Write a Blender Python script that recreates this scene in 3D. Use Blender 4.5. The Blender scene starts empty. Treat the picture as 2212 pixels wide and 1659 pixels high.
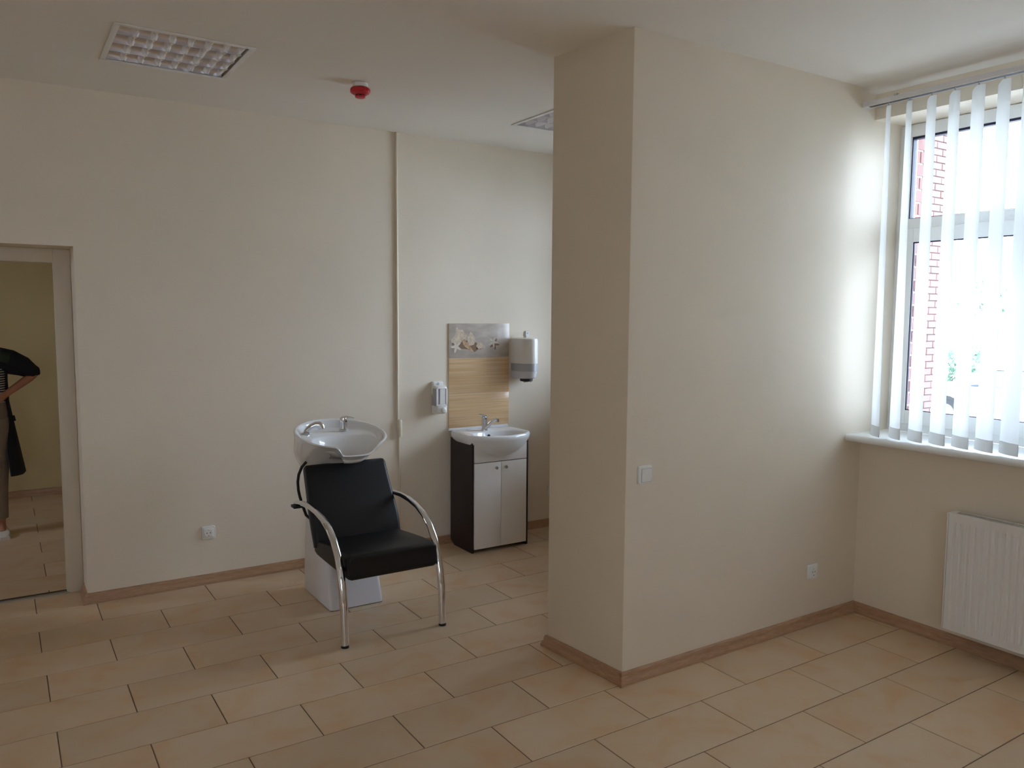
import bpy, bmesh, math, random
from mathutils import Vector, Matrix
random.seed(7)
PI = math.pi
C = bpy.context.scene.collection

# ------------------------------------------------------------------ camera, sky, exposure
def cam_axes(yaw, pitch, roll):
    f = Vector((math.sin(yaw)*math.cos(pitch), math.cos(yaw)*math.cos(pitch), math.sin(pitch)))
    r = Vector((math.cos(yaw), -math.sin(yaw), 0)); u = r.cross(f)
    return r*math.cos(roll)+u*math.sin(roll), -r*math.sin(roll)+u*math.cos(roll), f
cd = bpy.data.cameras.new('camera'); cam = bpy.data.objects.new('camera', cd); C.objects.link(cam)
r_, u_, f_ = cam_axes(0.5733, -0.0883, 0.0067)
cam.matrix_world = Matrix(((r_.x, u_.x, -f_.x, 0), (r_.y, u_.y, -f_.y, 0), (r_.z, u_.z, -f_.z, 1.7063), (0, 0, 0, 1)))
cd.sensor_width = 36; cd.lens = 36*1718.6/2212; cd.clip_start = 0.02; cd.clip_end = 300
sc = bpy.context.scene; sc.camera = cam
w = bpy.data.worlds.new('overcast_sky'); sc.world = w; w.use_nodes = True
bg = w.node_tree.nodes['Background']; bg.inputs[0].default_value = (0.85, 0.98, 1.21, 1); bg.inputs[1].default_value = 1.0
sc.view_settings.view_transform = 'Standard'; sc.view_settings.look = 'None'
sc.view_settings.gamma = 1; sc.view_settings.use_curve_mapping = False
sc.view_settings.exposure = 3.87
try:
    sc.cycles.diffuse_bounces = 8; sc.cycles.max_bounces = 14; sc.cycles.transparent_max_bounces = 16
except Exception: pass
def portal(y0, y1, z0, z1, x):
    l = bpy.data.lights.new('window_portal', 'AREA'); l.shape = 'RECTANGLE'; l.size = z1-z0; l.size_y = y1-y0
    o = bpy.data.objects.new('window_portal', l); C.objects.link(o)
    o.location = (x, (y0+y1)/2, (z0+z1)/2); o.rotation_euler = (0, PI/2, 0); l.cycles.is_portal = True
portal(0.62, 2.68, 1.06, 2.77, 4.50); portal(-2.18, -0.42, 1.06, 2.77, 4.50); portal(3.47, 4.88, 1.06, 2.77, 4.50)
def portal_front(x0, x1, z0, z1, y):
    l = bpy.data.lights.new('window_portal', 'AREA'); l.shape = 'RECTANGLE'; l.size = x1-x0; l.size_y = z1-z0
    o = bpy.data.objects.new('window_portal', l); C.objects.link(o)
    o.location = ((x0+x1)/2, y, (z0+z1)/2); o.rotation_euler = (PI/2, 0, 0); l.cycles.is_portal = True
portal(6.5, 7.0, 1.3, 2.1, -2.42)  # sampling portal for the added hall opening
bpy.context.scene.collection.objects[-1].rotation_euler = (0, -PI/2, 0)
portal(-2.48, -1.72, 1.06, 2.77, -3.00)  # sampling portal for the added left window
bpy.context.scene.collection.objects[-1].rotation_euler = (0, -PI/2, 0)
portal_front(-1.68, -.52, 1.06, 2.77, -4.50)  # sampling portal for the added front window

# ------------------------------------------------------------------ materials
def lin(c):
    return tuple((v/255/12.92 if v/255 <= .04045 else ((v/255+.055)/1.055)**2.4) for v in c)
def mat(name, rgb, rough=.5, metal=0, var=0, scale=8, bump=0, bscale=60, coat=0, spec=None, rgb2=None, stretch=None):
    m = bpy.data.materials.new(name); m.use_nodes = True; nt = m.node_tree; b = nt.nodes['Principled BSDF']
    c = lin(rgb); b.inputs['Base Color'].default_value = (*c, 1); b.inputs['Roughness'].default_value = rough
    b.inputs['Metallic'].default_value = metal
    if coat: b.inputs['Coat Weight'].default_value = coat; b.inputs['Coat Roughness'].default_value = .05
    if spec is not None: b.inputs['Specular IOR Level'].default_value = spec
    tc = nt.nodes.new('ShaderNodeTexCoord')
    src = tc.outputs['Object']
    if stretch:
        mp = nt.nodes.new('ShaderNodeMapping'); mp.inputs['Scale'].default_value = stretch
        nt.links.new(src, mp.inputs['Vector']); src = mp.outputs['Vector']
    if var or rgb2:
        n = nt.nodes.new('ShaderNodeTexNoise'); n.inputs['Scale'].default_value = scale; n.inputs['Detail'].default_value = 5
        nt.links.new(src, n.inputs['Vector'])
        cr = nt.nodes.new('ShaderNodeValToRGB')
        d = lin(rgb2) if rgb2 else tuple(v*(1-var) for v in c)
        cr.color_ramp.elements[0].color = (*d, 1); cr.color_ramp.elements[1].color = (*c, 1)
        cr.color_ramp.elements[0].position = .3; cr.color_ramp.elements[1].position = .7
        nt.links.new(n.outputs['Fac'], cr.inputs['Fac']); nt.links.new(cr.outputs['Color'], b.inputs['Base Color'])
    if bump:
        n2 = nt.nodes.new('ShaderNodeTexNoise'); n2.inputs['Scale'].default_value = bscale; n2.inputs['Detail'].default_value = 3
        nt.links.new(src, n2.inputs['Vector'])
        bp = nt.nodes.new('ShaderNodeBump'); bp.inputs['Strength'].default_value = bump; bp.inputs['Distance'].default_value = .002
        nt.links.new(n2.outputs['Fac'], bp.inputs['Height']); nt.links.new(bp.outputs['Normal'], b.inputs['Normal'])
    return m
M = {}
M['wall'] = mat('cream_wall_paint', (230, 218, 200), .75, var=.03, scale=3, bump=.25, bscale=140)
M['ceiling'] = mat('white_ceiling_paint', (233, 227, 218), .85, var=.02, scale=2, bump=.15, bscale=120)
M['hallwall'] = mat('olive_hall_paint', (205, 186, 140), .8, var=.04, scale=3, bump=.2, bscale=120)
M['grout'] = mat('dark_grout', (112, 92, 74), .9, var=.2, scale=30)
M['board'] = mat('oak_laminate', (184, 147, 116), .38, rgb2=(158, 120, 90), scale=6, stretch=(3, 3, 40), bump=.05)
M['pvc'] = mat('white_pvc', (236, 238, 238), .3, var=.01)
M['doorframe'] = mat('door_frame_paint', (214, 204, 186), .45, var=.03)
M['plastic'] = mat('white_plastic', (232, 230, 226), .3, var=.01)
M['plasticgrey'] = mat('grey_plastic', (172, 174, 180), .3, var=.02)
M['darkgrey'] = mat('dark_shade_and_parts', (40, 36, 34), .6)  # painted shade in grooves, gaps and holes; also gasket and nozzle
M['seal'] = mat('dark_rubber_seal', (26, 24, 60), .5)
M['chrome'] = mat('polished_chrome', (225, 225, 228), .07, metal=1)
M['alu'] = mat('satin_aluminium', (205, 205, 210), .3, metal=1)
M['mirroralu'] = mat('bright_louvre_aluminium', (228, 227, 236), .28, metal=1)
M['ceramic'] = mat('white_glazed_ceramic', (232, 233, 234), .12, coat=.6)
M['leather'] = mat('black_leatherette', (13, 12, 15), .45, spec=.4, bump=.25, bscale=260)
M['rubber'] = mat('black_rubber', (18, 17, 20), .5)
M['wenge'] = mat('wenge_laminate', (44, 30, 28), .45, rgb2=(34, 23, 22), scale=5, stretch=(30, 30, 2))
M['lacquer'] = mat('white_lacquer', (230, 226, 222), .28, var=.01)
M['pedestal'] = mat('white_moulded_shell', (228, 228, 236), .32, var=.02)
M['red'] = mat('red_plastic', (196, 36, 44), .35)
M['pipe'] = mat('cream_pipe_paint', (222, 211, 190), .45)
M['radiator'] = mat('white_enamel', (232, 230, 228), .3)
M['steel'] = mat('brushed_steel', (190, 188, 184), .28, metal=1)
M['skin'] = mat('skin', (190, 132, 106), .55, var=.08, scale=20)
M['hair'] = mat('brown_hair', (60, 42, 32), .5)
M['coat'] = mat('dark_coat_cloth', (26, 28, 38), .85, var=.3, scale=9, bump=.4, bscale=200)
M['trousers'] = mat('taupe_trouser_cloth', (140, 124, 108), .85, var=.12, scale=12, bump=.3, bscale=200)
M['shoe'] = mat('white_canvas', (222, 216, 206), .6, var=.04)
M['brick'] = mat('red_facing_brick', (122, 86, 82), .85, var=.2, scale=7, bump=.5, bscale=60)
M['mortar'] = mat('grey_mortar', (76, 66, 64), .95, var=.15, scale=30)
M['asphalt'] = mat('pale_asphalt', (212, 210, 206), .9, var=.1, scale=1.5)
M['grass'] = mat('lawn_grass', (120, 136, 112), .9, rgb2=(104, 122, 96), scale=9, bump=.8, bscale=40)
M['leaf'] = mat('green_leaf', (118, 146, 122), .7, rgb2=(98, 126, 106), scale=2)
M['bark'] = mat('tree_bark', (112, 108, 98), .9, var=.2, scale=12)
M['carblue'] = mat('light_blue_car_paint', (146, 178, 204), .25, coat=1)
M['carwhite'] = mat('white_car_paint', (214, 226, 236), .25, coat=1)
M['carred'] = mat('red_car_paint', (180, 40, 50), .25, coat=1)
M['carglass'] = mat('tinted_car_glass', (60, 70, 80), .08, coat=1)
M['facade'] = mat('facade_render', (222, 212, 196), .9, var=.06, scale=1.5)

def slat_material(nm='translucent_blind_fabric', c0=.64, c1=.73, tr=.5):
    m = bpy.data.materials.new(nm); m.use_nodes = True; nt = m.node_tree
    for n in list(nt.nodes): nt.nodes.remove(n)
    o = nt.nodes.new('ShaderNodeOutputMaterial'); d = nt.nodes.new('ShaderNodeBsdfDiffuse'); t = nt.nodes.new('ShaderNodeBsdfTranslucent')
    mx = nt.nodes.new('ShaderNodeMixShader'); mx.inputs[0].default_value = tr
    tc = nt.nodes.new('ShaderNodeTexCoord'); wv = nt.nodes.new('ShaderNodeTexNoise'); wv.inputs['Scale'].default_value = 300
    cr = nt.nodes.new('ShaderNodeValToRGB'); cr.color_ramp.elements[0].color = (c0, c0*.995, c0*.97, 1); cr.color_ramp.elements[1].color = (c1, c1*.995, c1*.97, 1)
    nt.links.new(tc.outputs['Object'], wv.inputs['Vector']); nt.links.new(wv.outputs['Fac'], cr.inputs['Fac'])
    nt.links.new(cr.outputs['Color'], d.inputs['Color']); nt.links.new(cr.outputs['Color'], t.inputs['Color'])
    nt.links.new(d.outputs[0], mx.inputs[1]); nt.links.new(t.outputs[0], mx.inputs[2]); nt.links.new(mx.outputs[0], o.inputs[0])
    return m
M['slat'] = slat_material()
M['weight'] = slat_material('grey_weight_pocket', .72, .78, .5)
def glass_material():
    m = bpy.data.materials.new('window_glass'); m.use_nodes = True; nt = m.node_tree
    for n in list(nt.nodes): nt.nodes.remove(n)
    o = nt.nodes.new('ShaderNodeOutputMaterial'); t = nt.nodes.new('ShaderNodeBsdfTransparent'); g = nt.nodes.new('ShaderNodeBsdfGlossy')
    t.inputs[0].default_value = (.93, .96, .96, 1); g.inputs['Roughness'].default_value = .01
    fr = nt.nodes.new('ShaderNodeFresnel'); fr.inputs[0].default_value = 1.45; mx = nt.nodes.new('ShaderNodeMixShader')
    nt.links.new(fr.outputs[0], mx.inputs[0]); nt.links.new(t.outputs[0], mx.inputs[1]); nt.links.new(g.outputs[0], mx.inputs[2]); nt.links.new(mx.outputs[0], o.inputs[0])
    return m
M['glass'] = glass_material()
M['fin'] = mat('glint_white_fin', (250, 250, 254), .2, coat=1)  # white colour stands in for window light glinting off aluminium fins
def tile_material():
    m = bpy.data.materials.new('beige_floor_tile'); m.use_nodes = True; nt = m.node_tree; b = nt.nodes['Principled BSDF']; L = nt.links.new
    tc = nt.nodes.new('ShaderNodeTexCoord'); oi = nt.nodes.new('ShaderNodeObjectInfo')
    vm = nt.nodes.new('ShaderNodeVectorMath'); vm.operation = 'MULTIPLY_ADD'
    cmb = nt.nodes.new('ShaderNodeCombineXYZ'); L(oi.outputs['Random'], cmb.inputs[0]); L(oi.outputs['Random'], cmb.inputs[1])
    sc_ = nt.nodes.new('ShaderNodeVectorMath'); sc_.operation = 'SCALE'; sc_.inputs['Scale'].default_value = 40; L(cmb.outputs[0], sc_.inputs[0])
    vm = nt.nodes.new('ShaderNodeVectorMath'); vm.operation = 'ADD'; L(tc.outputs['Object'], vm.inputs[0]); L(sc_.outputs[0], vm.inputs[1])
    n = nt.nodes.new('ShaderNodeTexNoise'); n.inputs['Scale'].default_value = 5; n.inputs['Detail'].default_value = 6; n.inputs['Distortion'].default_value = .6
    L(vm.outputs[0], n.inputs['Vector'])
    cr = nt.nodes.new('ShaderNodeValToRGB'); e = cr.color_ramp.elements
    e[0].position = .3; e[0].color = (*lin((206, 168, 130)), 1); e[1].position = .68; e[1].color = (*lin((210, 186, 158)), 1)
    k = e.new(.48); k.color = (*lin((208, 181, 149)), 1)
    L(n.outputs['Fac'], cr.inputs['Fac'])
    hs = nt.nodes.new('ShaderNodeHueSaturation'); mr = nt.nodes.new('ShaderNodeMapRange'); mr.inputs['To Min'].default_value = .94; mr.inputs['To Max'].default_value = 1.05
    L(oi.outputs['Random'], mr.inputs['Value']); L(mr.outputs[0], hs.inputs['Value']); L(cr.outputs['Color'], hs.inputs['Color']); L(hs.outputs[0], b.inputs['Base Color'])
    b.inputs['Roughness'].default_value = .42
    n2 = nt.nodes.new('ShaderNodeTexNoise'); n2.inputs['Scale'].default_value = 30; n2.inputs['Detail'].default_value = 4; L(vm.outputs[0], n2.inputs['Vector'])
    bp = nt.nodes.new('ShaderNodeBump'); bp.inputs['Strength'].default_value = .12; bp.inputs['Distance'].default_value = .003
    L(n2.outputs['Fac'], bp.inputs['Height']); L(bp.outputs[0], b.inputs['Normal'])
    return m
M['tile'] = tile_material()
def striped(name, a, bb, axis, scale, rough, dist=.3, sharp=(.35, .65)):
    m = bpy.data.materials.new(name); m.use_nodes = True; nt = m.node_tree; b = nt.nodes['Principled BSDF']; L = nt.links.new
    tc = nt.nodes.new('ShaderNodeTexCoord'); mp = nt.nodes.new('ShaderNodeMapping'); s = [dist]*3; s[axis] = scale; mp.inputs['Scale'].default_value = s
    n = nt.nodes.new('ShaderNodeTexNoise'); n.inputs['Scale'].default_value = 1; n.inputs['Detail'].default_value = 4
    cr = nt.nodes.new('ShaderNodeValToRGB'); cr.color_ramp.elements[0].color = (*lin(a), 1); cr.color_ramp.elements[1].color = (*lin(bb), 1)
    cr.color_ramp.elements[0].position = sharp[0]; cr.color_ramp.elements[1].position = sharp[1]
    L(tc.outputs['Object'], mp.inputs[0]); L(mp.outputs[0], n.inputs['Vector']); L(n.outputs['Fac'], cr.inputs['Fac']); L(cr.outputs[0], b.inputs['Base Color'])
    b.inputs['Roughness'].default_value = rough
    return m
M['woodtile'] = striped('wood_striped_wall_tile', (212, 174, 130), (230, 200, 162), 2, 160, .16, 2.0)
M['sand'] = mat('sand_print', (206, 196, 186), .16, rgb2=(178, 166, 156), scale=7, stretch=(1, 1, 2.5))
M['shell_light'] = mat('pale_shell_print', (226, 212, 192), .2, rgb2=(198, 178, 156), scale=40)
M['shell_tan'] = striped('striped_shell_print', (168, 132, 100), (214, 186, 152), 0, 110, .2, 60)
M['shell_shade'] = mat('brown_print_ink', (142, 118, 100), .2, var=.1)
M['starfish'] = mat('pale_starfish_print', (230, 220, 206), .2, rgb2=(206, 194, 178), scale=60)
def stripe_cloth():
    m = bpy.data.materials.new('striped_jersey'); m.use_nodes = True; nt = m.node_tree; b = nt.nodes['Principled BSDF']; L = nt.links.new
    tc = nt.nodes.new('ShaderNodeTexCoord'); wv = nt.nodes.new('ShaderNodeTexWave'); wv.bands_direction = 'Z'; wv.inputs['Scale'].default_value = 18; wv.inputs['Distortion'].default_value = .3
    cr = nt.nodes.new('ShaderNodeValToRGB'); cr.color_ramp.elements[0].color = (*lin((24, 24, 28)), 1); cr.color_ramp.elements[1].color = (*lin((190, 186, 180)), 1)
    cr.color_ramp.elements[0].position = .55; cr.color_ramp.elements[1].position = .65
    L(tc.outputs['Object'], wv.inputs['Vector']); L(wv.outputs['Fac'], cr.inputs['Fac']); L(cr.outputs[0], b.inputs['Base Color']); b.inputs['Roughness'].default_value = .9
    return m
M['jersey'] = stripe_cloth()
M['greenprint'] = mat('dark_cloth_green_print', (30, 34, 34), .85, rgb2=(48, 62, 32), scale=11)

# ------------------------------------------------------------------ mesh helpers
class MB:
    def __init__(s): s.v = []; s.f = []
    def add(s, vs, fs):
        o = len(s.v); s.v += [tuple(map(float, p)) for p in vs]; s.f += [tuple(i+o for i in f) for f in fs]; return s
    def box(s, x0, x1, y0, y1, z0, z1):
        return s.add([(x0,y0,z0),(x1,y0,z0),(x1,y1,z0),(x0,y1,z0),(x0,y0,z1),(x1,y0,z1),(x1,y1,z1),(x0,y1,z1)],
                     [(0,3,2,1),(4,5,6,7),(0,1,5,4),(1,2,6,5),(2,3,7,6),(3,0,4,7)])
    def prism(s, poly, axis, a, b):
        """poly: list of 2D points (the two axes other than AXIS, in order), extruded along AXIS from a to b"""
        def P(p, t):
            return (t, p[0], p[1]) if axis == 0 else (p[0], t, p[1]) if axis == 1 else (p[0], p[1], t)
        n = len(poly)
        return s.add([P(p, a) for p in poly]+[P(p, b) for p in poly],
                     [tuple(range(n-1, -1, -1)), tuple(range(n, 2*n))]+[(i, (i+1) % n, n+(i+1) % n, n+i) for i in range(n)])
    def loft(s, rings, cap0=True, cap1=True, closed=True):
        n = len(rings[0]); vs = [p for r in rings for p in r]; fs = []
        for k in range(len(rings)-1):
            for i in range(n if closed else n-1):
                j = (i+1) % n; fs.append((k*n+i, k*n+j, (k+1)*n+j, (k+1)*n+i))
        if cap0: fs.append(tuple(range(n-1, -1, -1)))
        if cap1: fs.append(tuple((len(rings)-1)*n+i for i in range(n)))
        return s.add(vs, fs)
    def tube(s, pts, rad, n=12, rb=None, up=(0, 0, 1), cap=True):
        pts = [Vector(p) for p in pts]; rings = []
        rs = rad if isinstance(rad, (list, tuple)) else [rad]*len(pts)
        prev = None
        for i, p in enumerate(pts):
            t = (pts[min(i+1, len(pts)-1)]-pts[max(i-1, 0)]).normalized()
            if prev is None:
                a = Vector(up); a = a-t*a.dot(t)
                if a.length < 1e-3: a = Vector((1, 0, 0)); a = a-t*a.dot(t)
            else: a = prev-t*prev.dot(t)
            a.normalize(); prev = a; b = t.cross(a)
            q = rs[i] if rb is None else (rb if not isinstance(rb, (list, tuple)) else rb[i])
            rings.append([p+a*(rs[i]*math.cos(2*PI*k/n))+b*(q*math.sin(2*PI*k/n)) for k in range(n)])
        return s.loft(rings, cap, cap)
    def lathe(s, prof, c, axis=2, n=24):
        rings = []
        for r, h in prof:
            ring = []
            for k in range(n):
                a = 2*PI*k/n; x, y = r*math.cos(a), r*math.sin(a)
                d = (x, y, h) if axis == 2 else (x, h, y) if axis == 1 else (h, x, y)
                ring.append((c[0]+d[0], c[1]+d[1], c[2]+d[2]))
            rings.append(ring)
        return s.loft(rings)
    def build(s, name, m, parent=None, smooth=True, bevel=0, seg=2, sub=0, angle=35):
        me = bpy.data.meshes.new(name)
        o0 = Vector(WORLD.get(parent.name, (0, 0, 0))) if parent else Vector((0, 0, 0))
        me.from_pydata([tuple(Vector(p)-o0) for p in s.v], [], s.f); me.update()
        bm = bmesh.new(); bm.from_mesh(me); bmesh.ops.recalc_face_normals(bm, faces=bm.faces)
        if bevel:
            es = [e for e in bm.edges if len(e.link_faces) == 2 and e.calc_face_angle(0) > math.radians(30)]
            bmesh.ops.bevel(bm, geom=es, offset=bevel, segments=seg, affect='EDGES', profile=.5, clamp_overlap=True)
        if sub: 
            bmesh.ops.subdivide_edges(bm, edges=bm.edges, cuts=sub, use_grid_fill=True, smooth=1)
        bm.to_mesh(me); bm.free()
        if smooth:
            me.polygons.foreach_set('use_smooth', [True]*len(me.polygons))
            me.set_sharp_from_angle(angle=math.radians(angle))
        for q in (m if isinstance(m, list) else [m]): me.materials.append(q)
        o = bpy.data.objects.new(name, me); C.objects.link(o)
        if parent: o.parent = parent
        WORLD[o.name] = tuple(o0)
        return o
WORLD = {}
def thing(name, label, cat, loc, group=None):
    o = bpy.data.objects.new(name, None); C.objects.link(o); o.location = loc; o.empty_display_size = .1
    o['label'] = label; o['category'] = cat
    if group: o['group'] = group
    WORLD[o.name] = tuple(loc); return o
def tag(o, label, cat, group=None):
    o['label'] = label; o['category'] = cat
    if group: o['group'] = group
    return o
def struct(o, kind='structure'): o['kind'] = kind; return o
def part_label(o, t): o['label'] = t; return o
def copy_tree(o, dx, parent=None):
    c = o.copy(); C.objects.link(c)
    if parent: c.parent = parent
    else: c.location = Vector(o.location)+Vector(dx)
    for ch in list(o.children): copy_tree(ch, dx, c)
    return c
def rrect(cx, cy, hx, hy, r, n=4):
    """rounded rectangle outline, CCW"""
    out = []
    for sx, sy, a0 in ((1, 1, 0), (-1, 1, 90), (-1, -1, 180), (1, -1, 270)):
        for k in range(n+1):
            a = math.radians(a0+90*k/n); out.append((cx+sx*(hx-r)+r*math.cos(a), cy+sy*(hy-r)+r*math.sin(a)))
    return out

# ------------------------------------------------------------------ the room shell
H = 2.94; XW = 4.11; XO = 4.60; YB = 5.14; XL = -2.6; YF = -4.11
PART = [(2.357, 2.697), (XO, 2.697), (XO, 3.23), (2.312, 3.23)]
# floor slab (grout bed) with tiles as parts
fl = struct(MB().box(XL-.2, XO, YF-.2, 8.7, -.12, -.002).build('floor', M['grout'], smooth=False))
def tile_mesh(x0, x1, y0, y1):
    b = .0018
    mb = MB(); rings = [[(x0,y0,-.004),(x1,y0,-.004),(x1,y1,-.004),(x0,y1,-.004)], [(x0,y0,-b),(x1,y0,-b),(x1,y1,-b),(x0,y1,-b)],
                        [(x0+b,y0+b,0),(x1-b,y0+b,0),(x1-b,y1-b,0),(x0+b,y1-b,0)]]
    mb.loft(rings, cap0=False); return mb
TW, TL, J = .302, .6012, .0022
full = None; rest = MB()
def lay(x0, x1, y0, y1, xmin, xmax, ymin, ymax, near):
    global full
    a, b, c, d = max(x0+J, xmin), min(x1-J, xmax), max(y0+J, ymin), min(y1-J, ymax)
    if b-a < .01 or d-c < .01: return
    if not near:
        mb = tile_mesh(a, b, c, d); rest.add(mb.v, mb.f); return
    if a == x0+J and b == x1-J and c == y0+J and d == y1-J:
        if full is None:
            full = tile_mesh(J, TL-J, J, TW-J).build('tile', M['tile'], fl, smooth=False); o = full
        else:
            o = full.copy(); C.objects.link(o)
        o.location = (x0, y0, 0)
    else:
        tile_mesh(a, b, c, d).build('tile', M['tile'], fl, smooth=False)
for r in range(-2, 28):
    y1 = 4.8105-r*TW; y0 = y1-TW
    off = (.117 if r % 2 == 0 else .420)+.004*max(r, 0)
    for i in range(-6, 8):
        x0 = off+i*TL
        lay(x0, x0+TL, y0, y1, XL, XW, YF, 5.41, y1 > 1.15 and x0 > -1.3 and x0+TL > -.9+0*y0)
for r in range(0, 11):
    y0 = 5.518-.302+r*TW; off = .196 if r % 2 == 0 else .5
    for i in range(-4, 4):
        x0 = off+i*TL
        lay(x0, x0+TL, y0, y0+TW, -2.2, 1.7, 5.45, 8.47, -.7 < x0+TL and x0 < .7 and y0 < 8.3)
ro = rest.build('tile_field', M['tile'], fl, smooth=False); ro['kind'] = 'stuff'

# back wall with the doorway
D0, D1, DZ, YH = -.62, .376, 2.067, 5.55
wb = MB(); wb.box(XL-.2, D0, YB, YH, -.01, H+.1); wb.box(D1, XO, YB, YH, -.01, H+.1); wb.box(D0, D1, YB, YH, DZ, H+.1)
struct(wb.build('wall_back', M['wall'], smooth=False))
struct(MB().prism(PART, 2, -.01, H+.1).build('wall_partition', M['wall'], bevel=.006))
# window wall
Z0, Z1 = 1.008, 2.78
WIN = [(-2.2, -.4), (.6, 2.697), (3.45, 4.9)]
wr = MB(); y = YF-.2
for a, b in WIN:
    wr.box(XW, XO, y, a, -.01, H+.1); wr.box(XW, XO, a, b, -.01, Z0); wr.box(XW, XO, a, b, Z1, H+.1); y = b
    if abs(b-2.697) < 1e-6: y = 3.23
wr.box(XW, XO, y, YB, -.01, H+.1)
struct(wr.build('wall_right', M['wall'], smooth=False))
LW0, LW1 = -2.5, -1.7  # span of the unseen left window, added for side light
wl_ = MB(); wl_.box(XL-.49, XL, YF, LW0, -.01, H+.1); wl_.box(XL-.49, XL, LW1, YB, -.01, H+.1); wl_.box(XL-.49, XL, LW0, LW1, -.01, Z0); wl_.box(XL-.49, XL, LW0, LW1, Z1, H+.1)
struct(wl_.build('wall_left', M['wall'], smooth=False))
ADDED_FWIN = [(-1.7, -.5)]  # unseen window behind the camera, added to brighten the room
wf = MB(); x = XL-.2
for a, b in ADDED_FWIN:
    wf.box(x, a, -XO, YF, -.01, H+.1); wf.box(a, b, -XO, YF, -.01, Z0); wf.box(a, b, -XO, YF, Z1, H+.1); x = b
wf.box(x, XO, -XO, YF, -.01, H+.1)
struct(wf.build('wall_front', M['wall'], smooth=False))
# ceiling with two lamp cut-outs
LX, LY, LS = .775, 4.195, .292
LX2 = 3.185
cb = MB()
xs = [XL, LX-LS, LX+LS, LX2-LS, LX2+LS, XW]; ys = [YF, LY-LS, LY+LS, YB]
for i in range(5):
    for j in range(3):
        if j == 1 and i in (1, 3): continue
        x1 = xs[i+1]
        cb.box(xs[i], x1, ys[j], ys[j+1], H, H+.02)
ce = struct(cb.build('ceiling', M['ceiling'], smooth=False))
struct(MB().box(XL-.2, XO, YF-.2, YH, H+.1, H+.3).build('added_roof_slab', M['ceiling'], smooth=False))  # unseen slab, added to stop daylight leaking in above the ceiling
cv = MB().prism([(3.90, 2.9405), (3.935, 2.938), (3.96, 2.933), (3.978, 2.925), (3.988, 2.919), (4.0, 2.9165), (4.115, 2.9165), (4.115, 2.955), (3.90, 2.955)], 1, YF, 2.697)
cv.build('cove_strip', M['ceiling'], ce)

# hall beyond the doorway
struct(MB().box(-2.4, 1.9, 8.47, 8.6, -.01, 2.75).build('wall_hall_back', M['hallwall'], smooth=False))
struct(MB().box(1.7, 1.9, YH, 8.47, -.01, 2.75).build('wall_hall_right', M['hallwall'], smooth=False))
hl = MB(); hl.box(-2.4, -2.2, YH, 6.5, -.01, 2.75); hl.box(-2.4, -2.2, 7.0, 8.47, -.01, 2.75); hl.box(-2.4, -2.2, 6.5, 7.0, -.01, 1.3); hl.box(-2.4, -2.2, 6.5, 7.0, 2.1, 2.75)  # unseen opening added to let some daylight into the hall
struct(hl.build('wall_hall_left', M['hallwall'], smooth=False))
struct(MB().box(-2.4, 1.9, YH, 8.6, 2.75, 2.9).build('ceiling_hall', M['ceiling'], smooth=False))

# baseboards: a moulded profile swept along wall lines (profile: distance from wall, height)
BP = [(0, 0), (.024, 0), (.024, .012), (.021, .019), (.015, .026), (.013, .036), (.012, .047), (.009, .055), (.004, .059), (0, .060)]
def sweep(pts):
    """pts: plan polyline with the room on its left; mitred corners"""
    pts = [Vector((p[0], p[1])) for p in pts]; rings = []
    for i, p in enumerate(pts):
        d0 = (p-pts[i-1]).normalized() if i else (pts[1]-p).normalized()
        d1 = (pts[i+1]-p).normalized() if i < len(pts)-1 else d0
        n0 = Vector((-d0.y, d0.x)); n1 = Vector((-d1.y, d1.x)); m = (n0+n1); m = m/m.dot(n0) if m.length > 1e-6 else n0
        rings.append([(p.x+m.x*a, p.y+m.y*a, z+.0005) for a, z in BP])
    return MB().loft(rings)
def board(name, pts): return struct(sweep(pts).build(name, M['board'], angle=50))
def corner_cap(parent, x, y, sx, sy):
    # small clip-on corner piece over a mitre
    r = [(x+sx*a*1.0, y+sy*a*1.0, z) for a, z in [(.002, 0), (.0265, 0), (.0265, .013), (.018, .028), (.016, .048), (.011, .062), (.002, .063)]]
    mb = MB(); rings = []
    for k in (-1, 0, 1):
        rings.append([(px+(0 if k == 0 else (-sx*.012 if k < 0 else 0)), py+(0 if k == 0 else (-sy*.012 if k > 0 else 0)), pz) for px, py, pz in r])
    mb.loft(rings); return mb.build('corner_cap', M['board'], parent, angle=60)
b1 = board('baseboard_back', [(XW, YB), (D1, YB), (D1, YB+.215)])
board('baseboard_back_left', [(D0, YB+.215), (D0, YB), (XL, YB), (XL, YF)])
b2 = board('baseboard_partition', [(XW, 2.697), (2.357, 2.697), (2.312, 3.23), (XW, 3.23)])
board('baseboard_right', [(XW, YF), (XW, 2.697)])
board('baseboard_alcove', [(XW, 3.23), (XW, YB)])
board('baseboard_hall', [(1.7, 8.47), (-2.2, 8.47)])
corner_cap(b2, 2.357, 2.697, -1, -1); corner_cap(b1, D1, YB, -1, -1)

# door frame with a metal threshold
df = MB()
df.box(.287, D1-.0005, 5.395, 5.47, 0, 2.0665); df.box(D0+.0005, D0+.09, 5.395, 5.47, 0, 2.0665); df.box(D0+.09, .287, 5.395, 5.47, 1.985, 2.0665)
d1 = struct(df.build('door_1', M['doorframe'], bevel=.003))
th = MB().prism([(5.388, 0), (5.392, .007), (5.402, .012), (5.416, .012), (5.428, .008), (5.43, 0)], 0, D0+.02, .300)
part_label(th.build('threshold', M['steel'], d1), 'silver metal threshold strip')
MB().box(D0+.02, .287, 5.4305, 5.448, 0, .009).build('threshold_gasket', M['darkgrey'], d1, smooth=False)

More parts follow.
